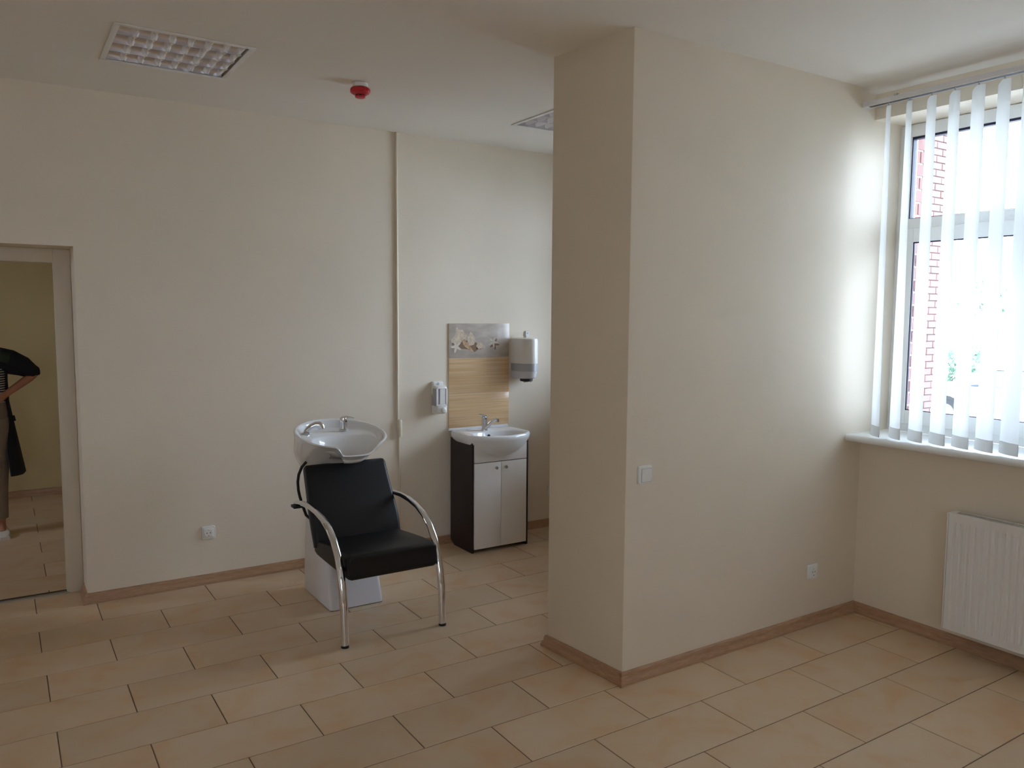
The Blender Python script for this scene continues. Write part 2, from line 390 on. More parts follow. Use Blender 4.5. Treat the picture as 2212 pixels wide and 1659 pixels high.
# ------------------------------------------------------------------ windows
def window(n, ya, yb, detail):
    X0, X1 = 4.36, 4.43
    zb, zt = 1.046, 2.775
    ym = (ya+yb)/2
    fr = MB()
    fw = .066
    fr.box(X0, X1, yb-fw, yb, zb, zt); fr.box(X0, X1, ya, ya+fw, zb, zt); fr.box(X0, X1, ym-.04, ym+.04, zb, zt)
    for a, b in ((ya+fw, ym-.04), (ym+.04, yb-fw)):
        fr.box(X0, X1, a, b, zt-fw, zt); fr.box(X0, X1, a, b, zb, zb+.056); fr.box(X0, X1, a, b, 2.192, 2.255)
    wn = struct(fr.build('window_%d' % n, M['pvc'], bevel=.003))
    for a, b in ((ya+fw, ym-.04), (ym+.04, yb-fw)):
        # fixed upper light
        g = MB(); t = .006
        for q in ((a, a+t, 2.255, 2.709), (b-t, b, 2.255, 2.709)): g.box(X0+.012, X0+.05, *q)
        for q in ((a+t, b-t, 2.255, 2.259), (a+t, b-t, 2.709-t-.006, 2.709)): g.box(X0+.012, X0+.05, *q)
        g.build('gasket', M['seal'], wn, smooth=False)
        MB().box(X0+.026, X0+.030, a, b, 2.255, 2.709).build('pane', M['glass'], wn, smooth=False)
        # opening lower sash, standing proud of the frame
        sa, sb, s0, s1, sw = a-.022, b+.022, 1.094, 2.197, .070
        sh = MB(); xs0, xs1 = X0-.018, X0-.0005
        sh.box(xs0, xs1, sa, sa+sw, s0, s1); sh.box(xs0, xs1, sb-sw, sb, s0, s1); sh.box(xs0, xs1, sa+sw, sb-sw, s0, s0+sw+.008); sh.box(xs0, xs1, sa+sw, sb-sw, s1-sw-.006, s1)
        so = sh.build('sash', M['pvc'], wn, bevel=.003)
        ga, gb, g0, g1 = sa+sw, sb-sw, s0+sw+.008, s1-sw-.006
        g = MB(); t = .006
        for q in ((ga, ga+t, g0, g1), (gb-t, gb, g0, g1)): g.box(xs0+.006, xs1, *q)
        for q in ((ga+t, gb-t, g0, g0+.004), (ga+t, gb-t, g1-t, g1)): g.box(xs0+.006, xs1, *q)
        g.build('gasket', M['seal'], so, smooth=False)
        g = MB()
        for q in ((ga+t+.004, ga+t+.010, g0, g1), (gb-t-.010, gb-t-.004, g0, g1)): g.box(X0+.036, X0+.044, *q)
        g.build('spacer', M['seal'], so, smooth=False)
        MB().box(X0+.022, X0+.026, ga, gb, g0, g1).build('pane', M['glass'], so, smooth=False)
        if detail:
            hy = sb if b > ym else sa
            for hz in (1.10, 2.10):
                MB().box(xs0-.006, xs0+.012, hy-.004, hy+.016, hz, hz+.095).build('hinge_cover', M['plastic'], wn, bevel=.004)
            ky = sa+sw/2 if b > ym else sb-sw/2
            hd = MB(); hd.box(xs0-.012, xs0, ky-.015, ky+.015, 1.58, 1.65); hd.box(xs0-.045, xs0-.012, ky-.009, ky+.009, 1.606, 1.624); hd.box(xs0-.058, xs0-.045, ky-.011, ky+.011, 1.50, 1.626)
            hd.build('window_handle', M['plastic'], wn, bevel=.003)
    sl = [(4.36, 1.008), (4.36, 1.046)]+[(3.980-.019*math.sin(a)+.0, 1.027+.019*math.cos(a)) for a in [PI*k/8 for k in range(9)]]
    MB().prism(sl, 1, ya-.10 if n != 3 else ya+.0, yb-.0005 if n == 1 else yb if n == 3 else yb+.10).build('window_sill', M['pvc'], wn)
    ex = MB().box(XO-.16, XO+.04, ya, yb, 1.0, 1.03); ex.build('outer_sill', M['alu'], wn, smooth=False)
    return wn
window(1, .6, 2.697, True); window(2, -2.2, -.4, False); window(3, 3.45, 4.9, False)
for k, (a, b) in enumerate(ADDED_FWIN): window(4+k, a, b, False).rotation_euler = (0, 0, -PI/2)  # out of view, added as fill light from behind the camera
added_win5 = window(5, -LW1, -LW0, False); added_win5.rotation_euler = (0, 0, PI); added_win5.location = (XW+XL, 0, 0)  # out of view, added to light the partition's left face

# ------------------------------------------------------------------ ground and things outside
GZ = -1.05
struct(MB().box(-30, 70, -40, 60, GZ-.2, GZ).build('ground', M['asphalt'], smooth=False))
g = MB(); g.box(15.0, 19.0, -14, 9.0, GZ, GZ+.04); g.build('lawn', M['grass'], smooth=False)['kind'] = 'stuff'
bpy.data.objects['lawn']['label'] = 'mown lawn strip outside the window'
# projecting brick wing, bricks as parts
BY = 4.90; BX = 9.0
bw = struct(MB().box(XO, BX-.012, BY+.012, BY+.40, GZ, 7.0).build('wall_brick_wing', M['mortar'], smooth=False))
bmesh_full = None
for k in range(57):
    z = .02+k*.0745
    x1 = BX-(0 if k % 2 else .012); half = k % 2
    x = x1
    first = True
    while x > 7.85:
        Lb = .12 if (first and half) else .25
        first = False
        key = Lb
        if Lb == .25 and bmesh_full is not None:
            o = bmesh_full.copy(); C.objects.link(o)
        else:
            o = MB().box(-Lb, 0, 0, .10, 0, .0645).build('brick', M['brick'], bw, bevel=.003, seg=1)
            if Lb == .25: bmesh_full = o
        o.location = (x, BY+random.uniform(0, .004), z)
        x -= Lb+.010
rv = struct(MB().box(4.436, XO+.10, 2.6975, 2.80, 1.0, 3.0).build('wall_outer_reveal', M['mortar'], smooth=False))
rfull = None
for k in range(24):
    for a, b in (((4.440, 4.555), (4.565, XO+.10)) if k % 2 else ((4.440, 4.495), (4.505, 4.62), (4.63, XO+.10))):
        MB().box(a, b, 2.6905, 2.70, 1.032+k*.0745, 1.032+k*.0745+.066).build('brick', M['brick'], rv, bevel=.002, seg=1)
fa = MB(); fa.box(XO, XO+.02, YF-6, 12, H+.32, 7.0); fa.build('facade_upper', M['facade'], smooth=False)['kind'] = 'structure'

def tree(x, y, h, r, label, seed):
    rnd = random.Random(seed)
    t = thing('tree', label, 'tree', (x, y, GZ), 'trees beyond the car park')
    MB().tube([(x, y, GZ), (x+.05, y, GZ+h*.3), (x-.05, y+.05, GZ+h*.6)], [.07, .06, .04], 8).build('trunk', M['bark'], t)
    cr = MB()
    for i in range(420):
        a = rnd.uniform(0, 2*PI); u = rnd.uniform(-1, 1); q = r*rnd.uniform(.45, 1)**.5*(1+.25*math.sin(3*a+seed)+.2*math.sin(5*u+seed))
        p = Vector((x+q*math.cos(a)*math.sqrt(1-u*u), y+q*math.sin(a)*math.sqrt(1-u*u), GZ+h*.68+q*u*1.1))
        d1 = Vector((rnd.uniform(-1, 1), rnd.uniform(-1, 1), rnd.uniform(-1, 1))).normalized(); d2 = d1.orthogonal().normalized(); s = r*.13
        cr.add([p-d1*s, p+d2*s*.5, p+d1*s, p-d2*s*.5], [(0, 1, 2, 3)])
    o = cr.build('foliage', M['leaf'], t, smooth=False); o['kind'] = 'stuff'
def ray_pt(px, py, depth):
    v = f_+r_*((px-1106)/1718.6)+u_*(-(py-829.5)/1718.6); return v*depth+Vector((0, 0, 1.7063))
p = ray_pt(2122, 650, 34); tree(p.x, p.y, 5.4, 1.15, 'taller pale green tree seen between two blind slats', 3)
p = ray_pt(2180, 632, 40); tree(p.x, p.y, 6.0, 1.3, 'pale green tree nearest the right picture edge, beyond the cars', 5)
p = ray_pt(2060, 745, 30)
hd = thing('hedge', 'low clipped green hedge behind the light blue car', 'hedge', (p.x, p.y, GZ))
mb = MB(); rnd = random.Random(2)
for i in range(900):
    q = Vector((p.x+rnd.uniform(-.6, .6), p.y+rnd.uniform(-1.1, 1.1), GZ+rnd.uniform(.05, 1.75)))
    d1_ = Vector((rnd.uniform(-1, 1), rnd.uniform(-1, 1), rnd.uniform(-1, 1))).normalized(); d2_ = d1_.orthogonal().normalized()
    mb.add([q-d1_*.12, q+d2_*.07, q+d1_*.12, q-d2_*.07], [(0, 1, 2, 3)])
mb.build('foliage', M['leaf'], hd, smooth=False)['kind'] = 'stuff'
MB().tube([(p.x, p.y, GZ), (p.x, p.y, GZ+.5)], .05, 8).build('stem', M['bark'], hd)

def car(x, y, rz, paint, label):
    t = thing('car', label, 'car', (0, 0, 0))
    Wd = .84
    side = [(-2.0, .32), (-2.03, .62), (-1.96, .86), (-1.75, .93), (-1.1, 1.0), (1.55, .98), (1.9, .92), (2.0, .60), (1.96, .32)]
    body = MB(); n = len(side)
    rings = []
    for yy, s in ((-Wd, .97), (-Wd*.93, 1), (Wd*.93, 1), (Wd, .97)):
        rings.append([(a*s, yy, .3+(b-.3)*s) for a, b in side])
    body.loft(rings); bo = body.build('body', paint, t, bevel=.03)
    cab = MB(); rings = []
    for zz, fx, bx, hw in ((.97, -1.05, 1.75, .80), (1.25, -.62, 1.62, .72), (1.43, -.22, 1.40, .62), (1.47, .0, 1.2, .5)):
        rings.append([(fx, -hw, zz), (bx, -hw, zz), (bx, hw, zz), (fx, hw, zz)])
    cab.loft(rings); cab.build('cabin_glass', M['carglass'], t, bevel=.03)
    rf = MB(); rf.loft([[(-.30, -.655, 1.425), (1.46, -.655, 1.425), (1.46, .655, 1.425), (-.30, .655, 1.425)], [(-.05, -.52, 1.482), (1.25, -.52, 1.482), (1.25, .52, 1.482), (-.05, .52, 1.482)]])
    rf.build('roof', paint, t, bevel=.015)
    for s in (-1, 1):
        for a, b in (((-1.05, .80*s, .97), (-.24, .65*s, 1.43)), ((.45, .81*s, .97), (.5, .66*s, 1.43)), ((1.73, .79*s, .97), (1.42, .65*s, 1.43))): MB().tube([a, b], .035, 6).build('pillar', paint, t)
    for sx in (-1.28, 1.25):
        for sy in (-1, 1):
            wl = MB().lathe([(.22, -.1), (.31, -.1), (.33, -.06), (.33, .06), (.31, .1), (.22, .1)], (sx, sy*.76, .33), 1, 20).build('wheel', M['rubber'], t)
            MB().lathe([(.02, -.012), (.2, -.012), (.21, .01)], (sx, sy*.87, .33), 1, 16).build('hubcap', M['alu'], wl)
            ar = MB(); ar.lathe([(.37, -.015), (.385, -.015), (.385, .02), (.37, .02)], (sx, sy*.835, .36), 1, 20); ar.build('wheel_arch', M['rubber'], t)
    for s in (-1, 1):
        MB().box(-1.99, -1.88, s*.52-.14, s*.52+.14, .66, .8).build('headlight', M['alu'], t, bevel=.02)
        MB().box(1.88, 2.0, s*.66-.1, s*.66+.1, .66, .9).build('tail_lamp', M['red'], t, bevel=.02)
        MB().box(-.9, -.74, s*.95-.09, s*.95+.09, .98, 1.1).build('wing_mirror', paint, t, bevel=.03)
    MB().box(-2.045, -1.9, -.34, .34, .62, .71).build('grille', M['rubber'], t, bevel=.01)
    t.location = (x, y, GZ); t.rotation_euler = (0, 0, rz)
    return t
def face_cam(px, py, depth):
    q = ray_pt(px, py, depth); return q.x, q.y
x, y = face_cam(2165, 850, 20.5); car(x, y, math.radians(-62), M['carwhite'], 'pale blue white hatchback parked in front of the window behind the blind')
x, y = face_cam(2290, 850, 29.0); car(x, y, math.radians(205), M['carred'], 'red car at the right edge of the view outside')

# ------------------------------------------------------------------ vertical blind
vb = thing('vertical_blind', 'white vertical slat blind hanging from a rail over the bright window', 'blind', (4.0, 2.69, 1.05))
yr0, yr1 = .55, 2.690
hr = MB(); hr.prism([(3.982, 2.829), (3.982, 2.852), (3.986, 2.856), (4.020, 2.856), (4.024, 2.852), (4.024, 2.829), (4.008, 2.829), (4.008, 2.834), (3.998, 2.834), (3.998, 2.829)], 1, yr0, yr1)
hro = part_label(hr.build('headrail', mat('light_grey_rail', (226, 224, 228), .4), vb, smooth=False), 'grey slotted headrail')
lp = MB(); lp.box(3.979, 3.9815, yr0, yr1, 2.826, 2.830); lp.box(4.0245, 4.027, yr0, yr1, 2.826, 2.830); lp.build('rail_lip', M['plastic'], vb, smooth=False)
gr = MB().box(3.990, 4.016, yr0+.01, yr1-.03, 2.8275, 2.8288); gr.build('rail_groove_shade', M['darkgrey'], vb, smooth=False)  # dark strip painted as the shadow in the rail's groove
for yy in (2.50, 1.65, .8):
    bk = MB(); bk.box(3.99, 4.1095, yy-.012, yy+.012, 2.857, 2.860); bk.box(4.107, 4.1095, yy-.012, yy+.012, 2.82, 2.860); bk.box(3.974, 3.990, yy-.009, yy+.009, 2.852, 2.861)
    bk.build('wall_bracket', M['steel'], vb, bevel=.001)
bots = [(2.541, 39), (2.429, 35), (2.316, 29.5), (2.2, 28.25), (2.084, 28.75), (1.97, 28), (1.856, 28.75)]
tops = [(2.549, 47.75), (2.435, 46.75), (2.317, 41), (2.202, 39.75), (2.088, 37.25), (1.971, 39.75), (1.857, 38)]
for k in range(7, 18):
    bots.append((1.856-.1145*(k-6), 28+2*math.sin(k*2.1))); tops.append((1.857-.1145*(k-6), 39+3*math.sin(k*1.3)))
for (yb_, ab), (yt_, at_) in zip(bots, tops):
    mb = MB(); cols, rows = 7, 14; vs = []; fs = []
    for j in range(rows+1):
        t = j/rows; z = 1.112+(2.80-1.112)*t; a = math.radians(ab+(at_-ab)*t); yc = yb_+(yt_-yb_)*t
        for side in (0, 1):
            for i in range(cols):
                s = (i/(cols-1)-.5)*.127; bow = (.008+.004*(1-t))*(1-(2*i/(cols-1)-1)**2)-(side*.0005)
                zz = z
                if j == rows: zz = z+.012*(1-abs(2*i/(cols-1)-1))
                vs.append((4.0+s*math.sin(a)-bow*math.cos(a)*1, yc+s*math.cos(a)+bow*math.sin(a), zz))
    n = 2*cols
    for j in range(rows):
        for i in range(cols-1):
            a0 = j*n+i; fs.append((a0, a0+1, a0+n+1, a0+n))
    mb.add([v for v in vs], fs)
    so = mb.build('slat', M['slat'], vb)
    a = math.radians(ab); rings = []
    for z in (1.056, 1.058, 1.100, 1.114):
        ring = []
        th_ = .0022 if z < 1.11 else .0012
        for i in range(cols):
            s = (i/(cols-1)-.5)*.129; bow = .012*(1-(2*i/(cols-1)-1)**2)
            ring.append((4.0+s*math.sin(a)-(bow+th_)*math.cos(a), yb_+s*math.cos(a)+(bow+th_)*math.sin(a), z))
        for i in reversed(range(cols)):
            s = (i/(cols-1)-.5)*.129; bow = .012*(1-(2*i/(cols-1)-1)**2)
            ring.append((4.0+s*math.sin(a)-(bow-th_)*math.cos(a), yb_+s*math.cos(a)+(bow-th_)*math.sin(a), z))
        rings.append(ring)
    part_label(MB().loft(rings).build('slat_weight', M['weight'], so), 'grey weight pocket')
    a = math.radians(at_)
    hk = MB(); hk.box(3.998, 4.002, yt_-.003, yt_+.003, 2.806, 2.8305)
    hk.tube([(4.0-.02*math.sin(a), yt_-.02*math.cos(a), 2.806), (4.0+.02*math.sin(a), yt_+.02*math.cos(a), 2.806)], .0025, 6)
    hk.build('hanger', M['plasticgrey'], so)

# ------------------------------------------------------------------ radiator
RX0, RX1, RY0, RY1, RZ0, RZ1 = 4.0, 4.075, .92, 2.118, .118, .716
rd = thing('radiator', 'white ribbed panel radiator on the wall under the window sill', 'radiator', (4.04, 2.0, RZ0))
fp = MB(); pitch = .0333; ys_ = []; yy = RY1-.0
prof = [(RY1-.002, 0)]
k = RY1-.034
while k > RY0+.03:
    prof += [(k+.0085, 0), (k+.0045, .0055), (k-.0045, .0055), (k-.0085, 0)]; k -= pitch
prof.append((RY0+.002, 0))
za, zb_ = RZ0+.052, RZ1-.052
vs = []; fs = []
lev = [(RZ0+.006, 0), (za-.012, 0), (za, 1), (zb_, 1), (zb_+.012, 0), (RZ1-.006, 0)]
for z, m_ in lev:
    for yv, d in prof: vs.append((RX0+d*m_, yv, z))
n = len(prof)
for j in range(len(lev)-1):
    for i in range(n-1): fs.append((j*n+i, j*n+i+1, (j+1)*n+i+1, (j+1)*n+i))
nb = len(vs)
fp.add(vs, fs)
fp.box(RX0+.007, RX0+.012, RY0+.002, RY1-.002, RZ0+.006, RZ1-.006)
fp.box(RX0-.001, RX0+.006, RY0+.002, RY1-.002, RZ0+.001, RZ0+.006); fp.box(RX0-.001, RX0+.006, RY0+.002, RY1-.002, RZ1-.006, RZ1-.002)
fp.build('front_panel', M['radiator'], rd, angle=25)
for yy in (RY1, RY0-.006):
    MB().box(RX0-.003, RX1, yy, yy+.006, RZ0, RZ1+.004).build('side_cover', M['radiator'], rd, bevel=.002)
MB().box(RX1-.012, RX1-.008, RY0+.002, RY1-.002, RZ0+.006, RZ1-.006).build('rear_panel', M['radiator'], rd, smooth=False)
fn = MB(); 
for i in range(44):
    y0 = RY0+.02+i*.0262; fn.box(RX0+.014, RX1-.014, y0, y0+.002, RZ0+.02, RZ1-.02)
o = fn.build('convector_fin', M['radiator'], rd, smooth=False); o['kind'] = 'stuff'
gm = MB(); gm.box(RX0-.003, RX0+.016, RY0, RY1, RZ1-.002, RZ1+.004); gm.box(RX1-.014, RX1, RY0, RY1, RZ1-.002, RZ1+.004)
gm.box(RX0+.016, RX1-.014, RY1-.03, RY1, RZ1-.002, RZ1+.004); gm.box(RX0+.016, RX1-.014, RY0, RY0+.03, RZ1-.002, RZ1+.004)
gr_ = gm.build('top_grille', M['radiator'], rd, smooth=False)
yy = RY1-.038; bars = MB()
while yy > RY0+.035:
    bars.box(RX0+.016, RX1-.014, yy-.0013, yy+.0013, RZ1-.001, RZ1+.003); yy -= .0125
ob = bars.build('grille_bar', M['radiator'], gr_, smooth=False); ob['kind'] = 'stuff'
MB().box(RX0+.017, RX1-.015, RY0+.03, RY1-.03, RZ1-.026, RZ1-.024).build('grille_gap_shade', M['darkgrey'], gr_, smooth=False)  # dark sheet stands in for the shade between the grille bars
for yy in (RY1-.15, RY0+.15):
    MB().box(RX1, XW-.0005, yy-.015, yy+.015, RZ0+.1, RZ1-.1).build('wall_bracket', M['radiator'], rd, smooth=False)
vp = MB(); vp.tube([(RX1-.03, RY0+.05, RZ0), (RX1-.03, RY0+.05, .0)], .009, 10); vp.build('supply_pipe', M['plastic'], rd)

# ------------------------------------------------------------------ ceiling lamps
def lamp(cx):
    t = thing('ceiling_lamp', '', 'lamp', (cx, LY, H), 'square recessed louvre lamps')
    hs = LS-.003; z0 = H+.001
    fr = MB(); o_, i_ = LS+.010, LS-.016
    for a in ((cx-o_, cx+o_, LY-o_, LY-i_), (cx-o_, cx+o_, LY+i_, LY+o_), (cx-o_, cx-i_, LY-i_, LY+i_), (cx+i_, cx+o_, LY-i_, LY+i_)):
        fr.box(a[0], a[1], a[2], a[3], H-.006, H-.0005)
    fr.build('frame', M['radiator'], t, bevel=.001)
    hb = MB(); hb.box(cx-hs, cx+hs, LY-hs, LY+hs, H+.066, H+.07)
    for a in ((cx-hs, cx-hs+.002, LY-hs, LY+hs), (cx+hs-.002, cx+hs, LY-hs, LY+hs), (cx-hs, cx+hs, LY-hs, LY-hs+.002), (cx-hs, cx+hs, LY+hs-.002, LY+hs)): hb.box(*a, z0, H+.066)
    hb.build('housing', M['radiator'], t, smooth=False)
    q = LS-.017; tw = 2*q/4
    for j in range(4):
        yc = LY-q+tw*(j+.5); vs = []; fs = []
        prof = [(-1, 0), (-.985, .010)]+[(-.97+1.94*k/12, .018+.034*(1-(-1+2*k/12)**2)) for k in range(13)]+[(.985, .010), (1, 0)]
        for xx in (cx-q, cx+q):
            for s_, z_ in prof: vs.append((xx, yc+s_*(tw/2-.0006), z0+z_))
        NP = len(prof)
        for k in range(NP-1): fs.append((k, k+1, NP+1+k, NP+k))
        tr = MB().add(vs, fs).build('reflector', M['mirroralu'], t, angle=40)
        for k in range(7):
            xx = cx-q+(k+1)*2*q/7-(.012 if k == 6 else 0)
            S, Z = 14, 4; v = []; f = []
            for sd_ in (-1, 1):
                for a in range(S+1):
                    s_ = -.97+1.94*a/S; top = .016+.034*(1-(s_/.97)**2)
                    for b in range(Z+1):
                        zz = top*b/Z; hw = .0012+.013*(zz/.05)+.024*abs(s_)**5*(.4+.6*zz/.05)
                        if k == 6 and sd_ > 0: hw = min(hw, .012)
                        v.append((xx+sd_*hw, yc+s_*(tw/2-.0016), z0+.0004+zz))
            n_ = (S+1)*(Z+1)
            for sd_ in (0, 1):
                for a in range(S):
                    for b in range(Z):
                        p0 = sd_*n_+a*(Z+1)+b; f.append((p0, p0+1, p0+Z+2, p0+Z+1))
            for a in range(S):
                p0 = a*(Z+1); f.append((p0, p0+Z+1, n_+p0+Z+1, n_+p0)); p1 = p0+Z; f.append((p1, n_+p1, n_+p1+Z+1, p1+Z+1))
            for a in (0, S):
                for b in range(Z):
                    p0 = a*(Z+1)+b; f.append((p0, n_+p0, n_+p0+1, p0+1))
            MB().add(v, f).build('louvre_fin', M['fin'], tr, angle=60)
    return t
la = lamp(LX); la['label'] = 'square recessed louvre ceiling lamp above the open floor, wholly visible'
lb = copy_tree(la, (LX2-LX, 0, 0)); lb['label'] = 'square recessed louvre ceiling lamp above the washbasin, half hidden by the partition'

# smoke detector
sx, sy = 1.70, 4.165
sd = thing('smoke_detector', 'red smoke detector on a white base on the ceiling', 'detector', (sx, sy, H))
MB().lathe([(.040, -.0005), (.043, -.003), (.043, -.022), (.036, -.026)], (sx, sy, H), 2, 32).build('base', M['plastic'], sd)
bd = MB().lathe([(.030, -.0262), (.050, -.028), (.0545, -.034), (.0545, -.046), (.050, -.054), (.036, -.062), (.030, -.063), (.012, -.063)], (sx, sy, H), 2, 12).build('cover', M['red'], sd, angle=20)
MB().lathe([(.012, -.0632), (.022, -.0633), (.022, -.0690), (.012, -.0691)], (sx, sy, H), 2, 24).build('vent_gap', M['darkgrey'], bd)
MB().lathe([(.024, -.0692), (.028, -.0700), (.027, -.076), (.022, -.079), (.010, -.080)], (sx, sy, H), 2, 24).build('cap', M['red'], bd)
for k in range(8):
    a = k*PI/4; MB().box(-.001, .001, -.001, .001, 0, .007)
    MB().tube([(sx+.026*math.cos(a), sy+.026*math.sin(a), H-.0632), (sx+.026*math.cos(a), sy+.026*math.sin(a), H-.0695)], .0022, 6).build('cage_post', M['red'], bd)

# conduit pipe on the back wall
cp = thing('conduit_pipe', 'thin cream painted conduit pipe running up the back wall', 'pipe', (2.356, YB, .06))
MB().tube([(2.352, YB-.0095, H), (2.352, YB-.0095, .95)], .009, 12).build('upper_pipe', M['pipe'], cp)
MB().lathe([(.010, .955), (.0165, .950), (.0185, .944), (.0185, .836), (.017, .832), (.008, .832)], (2.361, YB-.019, 0), 2, 20).build('sleeve', M['pipe'], cp)
MB().tube([(2.362, YB-.0075, .833), (2.362, YB-.0075, .06)], .007, 12).build('lower_pipe', M['pipe'], cp)

# ------------------------------------------------------------------ sockets and switch (plates face -Y)
def plate(mb, cx, y, cz, hx, hz, d, r=.008):
    a = rrect(cx, cz, hx, hz, r); b = rrect(cx, cz, hx-.003, hz-.003, r)
    mb.loft([[(p[0], y, p[1]) for p in a], [(p[0], y-d*.6, p[1]) for p in a], [(p[0], y-d, p[1]) for p in b]])
def socket(cx, y, cz, label):
    t = thing('power_socket', label, 'socket', (cx, y, cz), 'white wall sockets')
    mb = MB(); plate(mb, cx, y-.0003, cz, .041, .041, .009); mb.build('cover_plate', M['plastic'], t)
    fr = MB(); plate(fr, cx, y-.0093, cz, .0315, .0315, .004, .006); f = fr.build('insert', M['plastic'], t)
    # rim ring, flat grey disc painted as the well's shade, dark pin-hole discs, earth clips
    w_ = MB().lathe([(.0205, -.0136), (.0222, -.0142), (.0222, -.0150), (.0200, -.0150), (.0195, -.0139)], (cx, y, cz), 1, 28); w_.build('well_rim', M['plastic'], f)
    MB().lathe([(.0005, -.0138), (.0195, -.0138)], (cx, y, cz), 1, 28).build('well', M['plasticgrey'], f)
    for s in (-1, 1):
        MB().lathe([(.0003, -.0141), (.0032, -.0141), (.0032, -.0137)], (cx+s*.0095, y, cz), 1, 12).build('pin_hole', M['darkgrey'], f)
        MB().box(cx-.003, cx+.003, y-.0147, y-.0135, cz+s*.0185-.0025, cz+s*.0185+.0025).build('earth_clip', M['steel'] if s > 0 else M['darkgrey'], f, smooth=False)
    return t
socket(1.056, YB, .325, 'white power socket low on the back wall left of the chair')
socket(3.718, 2.697, .301, 'white power socket low on the partition near the radiator corner')
socket(3.672+.030, YB, .288, 'white power socket on the back wall half hidden behind the partition')
ls = thing('light_switch', 'white rocker light switch on the partition wall near its front edge', 'switch', (2.466, 2.697, .975))
mb = MB(); plate(mb, 2.466, 2.6967, .975, .042, .042, .010); mb.build('cover_plate', M['plastic'], ls)
mb = MB(); mb.loft([[(p[0], 2.6867, p[1]) for p in rrect(2.472, .972, .030, .031, .003)], [(p[0], 2.6850-.004*(p[1]-.94)/.06, p[1]) for p in rrect(2.472, .972, .029, .030, .003)]])
mb.build('rocker', M['plastic'], ls)
mb = MB(); mb.loft([[(p[0], 2.6866, p[1]) for p in rrect(2.472, .972, .0316, .0326, .003)], [(p[0], 2.6862, p[1]) for p in rrect(2.472, .972, .0316, .0326, .003)]]); mb.build('rocker_gap', M['plasticgrey'], ls)

# ------------------------------------------------------------------ tiled splashback
sp = thing('tile_splashback', 'tall panel of beige tiles with a seashell picture tile above the washbasin', 'splashback', (3.023, YB, .86))
TX0, TX1, TY = 2.763, 3.284, YB-.009
MB().box(TX0-.002, TX1+.002, TY+.0035, YB-.0003, .852, 1.632).build('grout_bed', mat('cream_grout', (226, 206, 176), .8), sp, smooth=False)
dt = part_label(MB().box(TX0, TX1, TY, YB-.0035, 1.376, 1.631).build('decor_tile', M['sand'], sp, bevel=.0012), 'picture tile of starfish and shells on sand')
for a, b in ((1.112, 1.371), (.860, 1.107)):
    MB().box(TX0, TX1, TY, YB-.0035, a, b).build('tile', M['woodtile'], sp, bevel=.0012)
def flat(poly, name, m, k):
    """a flat printed motif, POLY in (u,v) of the picture tile: 0..1 across, 0..1 up"""
    v = [(TX0+.521*p[0], TY-.0002-.00005*k, 1.376+.255*p[1]) for p in poly]
    MB().add(v, [tuple(range(len(v)))]).build(name, m, dt, smooth=False)
def star(cu, cv, r, rot, ph):
    out = []
    for k in range(40):
        a = 2*PI*k/40; q = .36+.64*max(0, math.cos(2.5*((a*5/5) % (2*PI/5)-PI/5)*1.0-0))**0 if False else 0
        b = ((a-math.radians(rot)) % (2*PI/5)); d = abs(b-PI/5)/(PI/5)
        q = .30+.70*d**1.8
        out.append((cu+r*q*math.cos(a), cv+2.04*r*q*math.sin(a)))
    return out
flat([(u+.012, v-.03) for u, v in star(.735, .42, .098, 65, 0)], 'print_shade', M['shell_shade'], 0)
flat([(.06, .30), (.30, .25), (.42, .17), (.47, .25), (.50, .36), (.40, .50), (.20, .52), (.04, .50)], 'print_shade', M['shell_shade'], 0)
flat([(.44, .26), (.50, .24), (.60, .30), (.55, .36), (.46, .35)], 'print_shade', M['shell_shade'], 0)
flat([(.035, .55), (.04, .45), (.12, .42), (.20, .47), (.27, .57), (.29, .66), (.24, .74), (.22, .82), (.16, .82), (.13, .90), (.11, .86), (.115, .74), (.085, .62)], 'conch_print', M['shell_light'], 1)
flat([(.30, .60), (.33, .70), (.35, .76), (.38, .70), (.42, .60), (.43, .48), (.40, .38), (.33, .35), (.30, .46)], 'whelk_print', M['shell_light'], 1)
flat([(.205, .50), (.24, .56), (.285, .47), (.35, .32), (.41, .16), (.30, .27), (.24, .36)], 'cone_shell_print', M['shell_tan'], 2)
flat([(.44, .34), (.46, .42), (.51, .44), (.57, .36), (.60, .29), (.54, .27), (.48, .25)], 'scallop_print', M['shell_light'], 2)
flat(star(.115, .34, .108, 40, 0), 'starfish_print', M['starfish'], 3)
flat(star(.725, .45, .098, 65, 0), 'starfish_print', M['starfish'], 3)

# ------------------------------------------------------------------ soap dispenser
sdx, sdy = 2.664, YB
sp_ = thing('soap_dispenser', 'small white soap dispenser with a window on the wall beside the tiles', 'dispenser', (sdx, sdy, .98))
def wallring(cx, z, hx, d, r=.015): return [(p[0], p[1], z) for p in rrect(cx, YB-.0004-d/2, hx, d/2, r)]
MB().loft([wallring(sdx, 1.118, .044, .018, .008), wallring(sdx, 1.200, .044, .030, .010), wallring(sdx, 1.212, .038, .022, .010)]).build('back_plate', M['plastic'], sp_)
MB().loft([wallring(sdx, 1.042, .041, .080, .014), wallring(sdx, 1.165, .041, .080, .014)]).build('reservoir', M['plasticgrey'], sp_)
MB().loft([wallring(sdx, 1.1655, .046, .086, .016), wallring(sdx, 1.178, .044, .082, .018), wallring(sdx, 1.186, .038, .066, .018)]).build('lid', M['plastic'], sp_)
fr = MB()
for s in (-1, 1): fr.box(sdx+s*.038-.006, sdx+s*.038+.006, YB-.0875, YB-.0810, 1.0415, 1.165)
fr.box(sdx-.032, sdx+.032, YB-.0875, YB-.0810, 1.0415, 1.052); fr.build('window_frame', M['plastic'], sp_, bevel=.001)
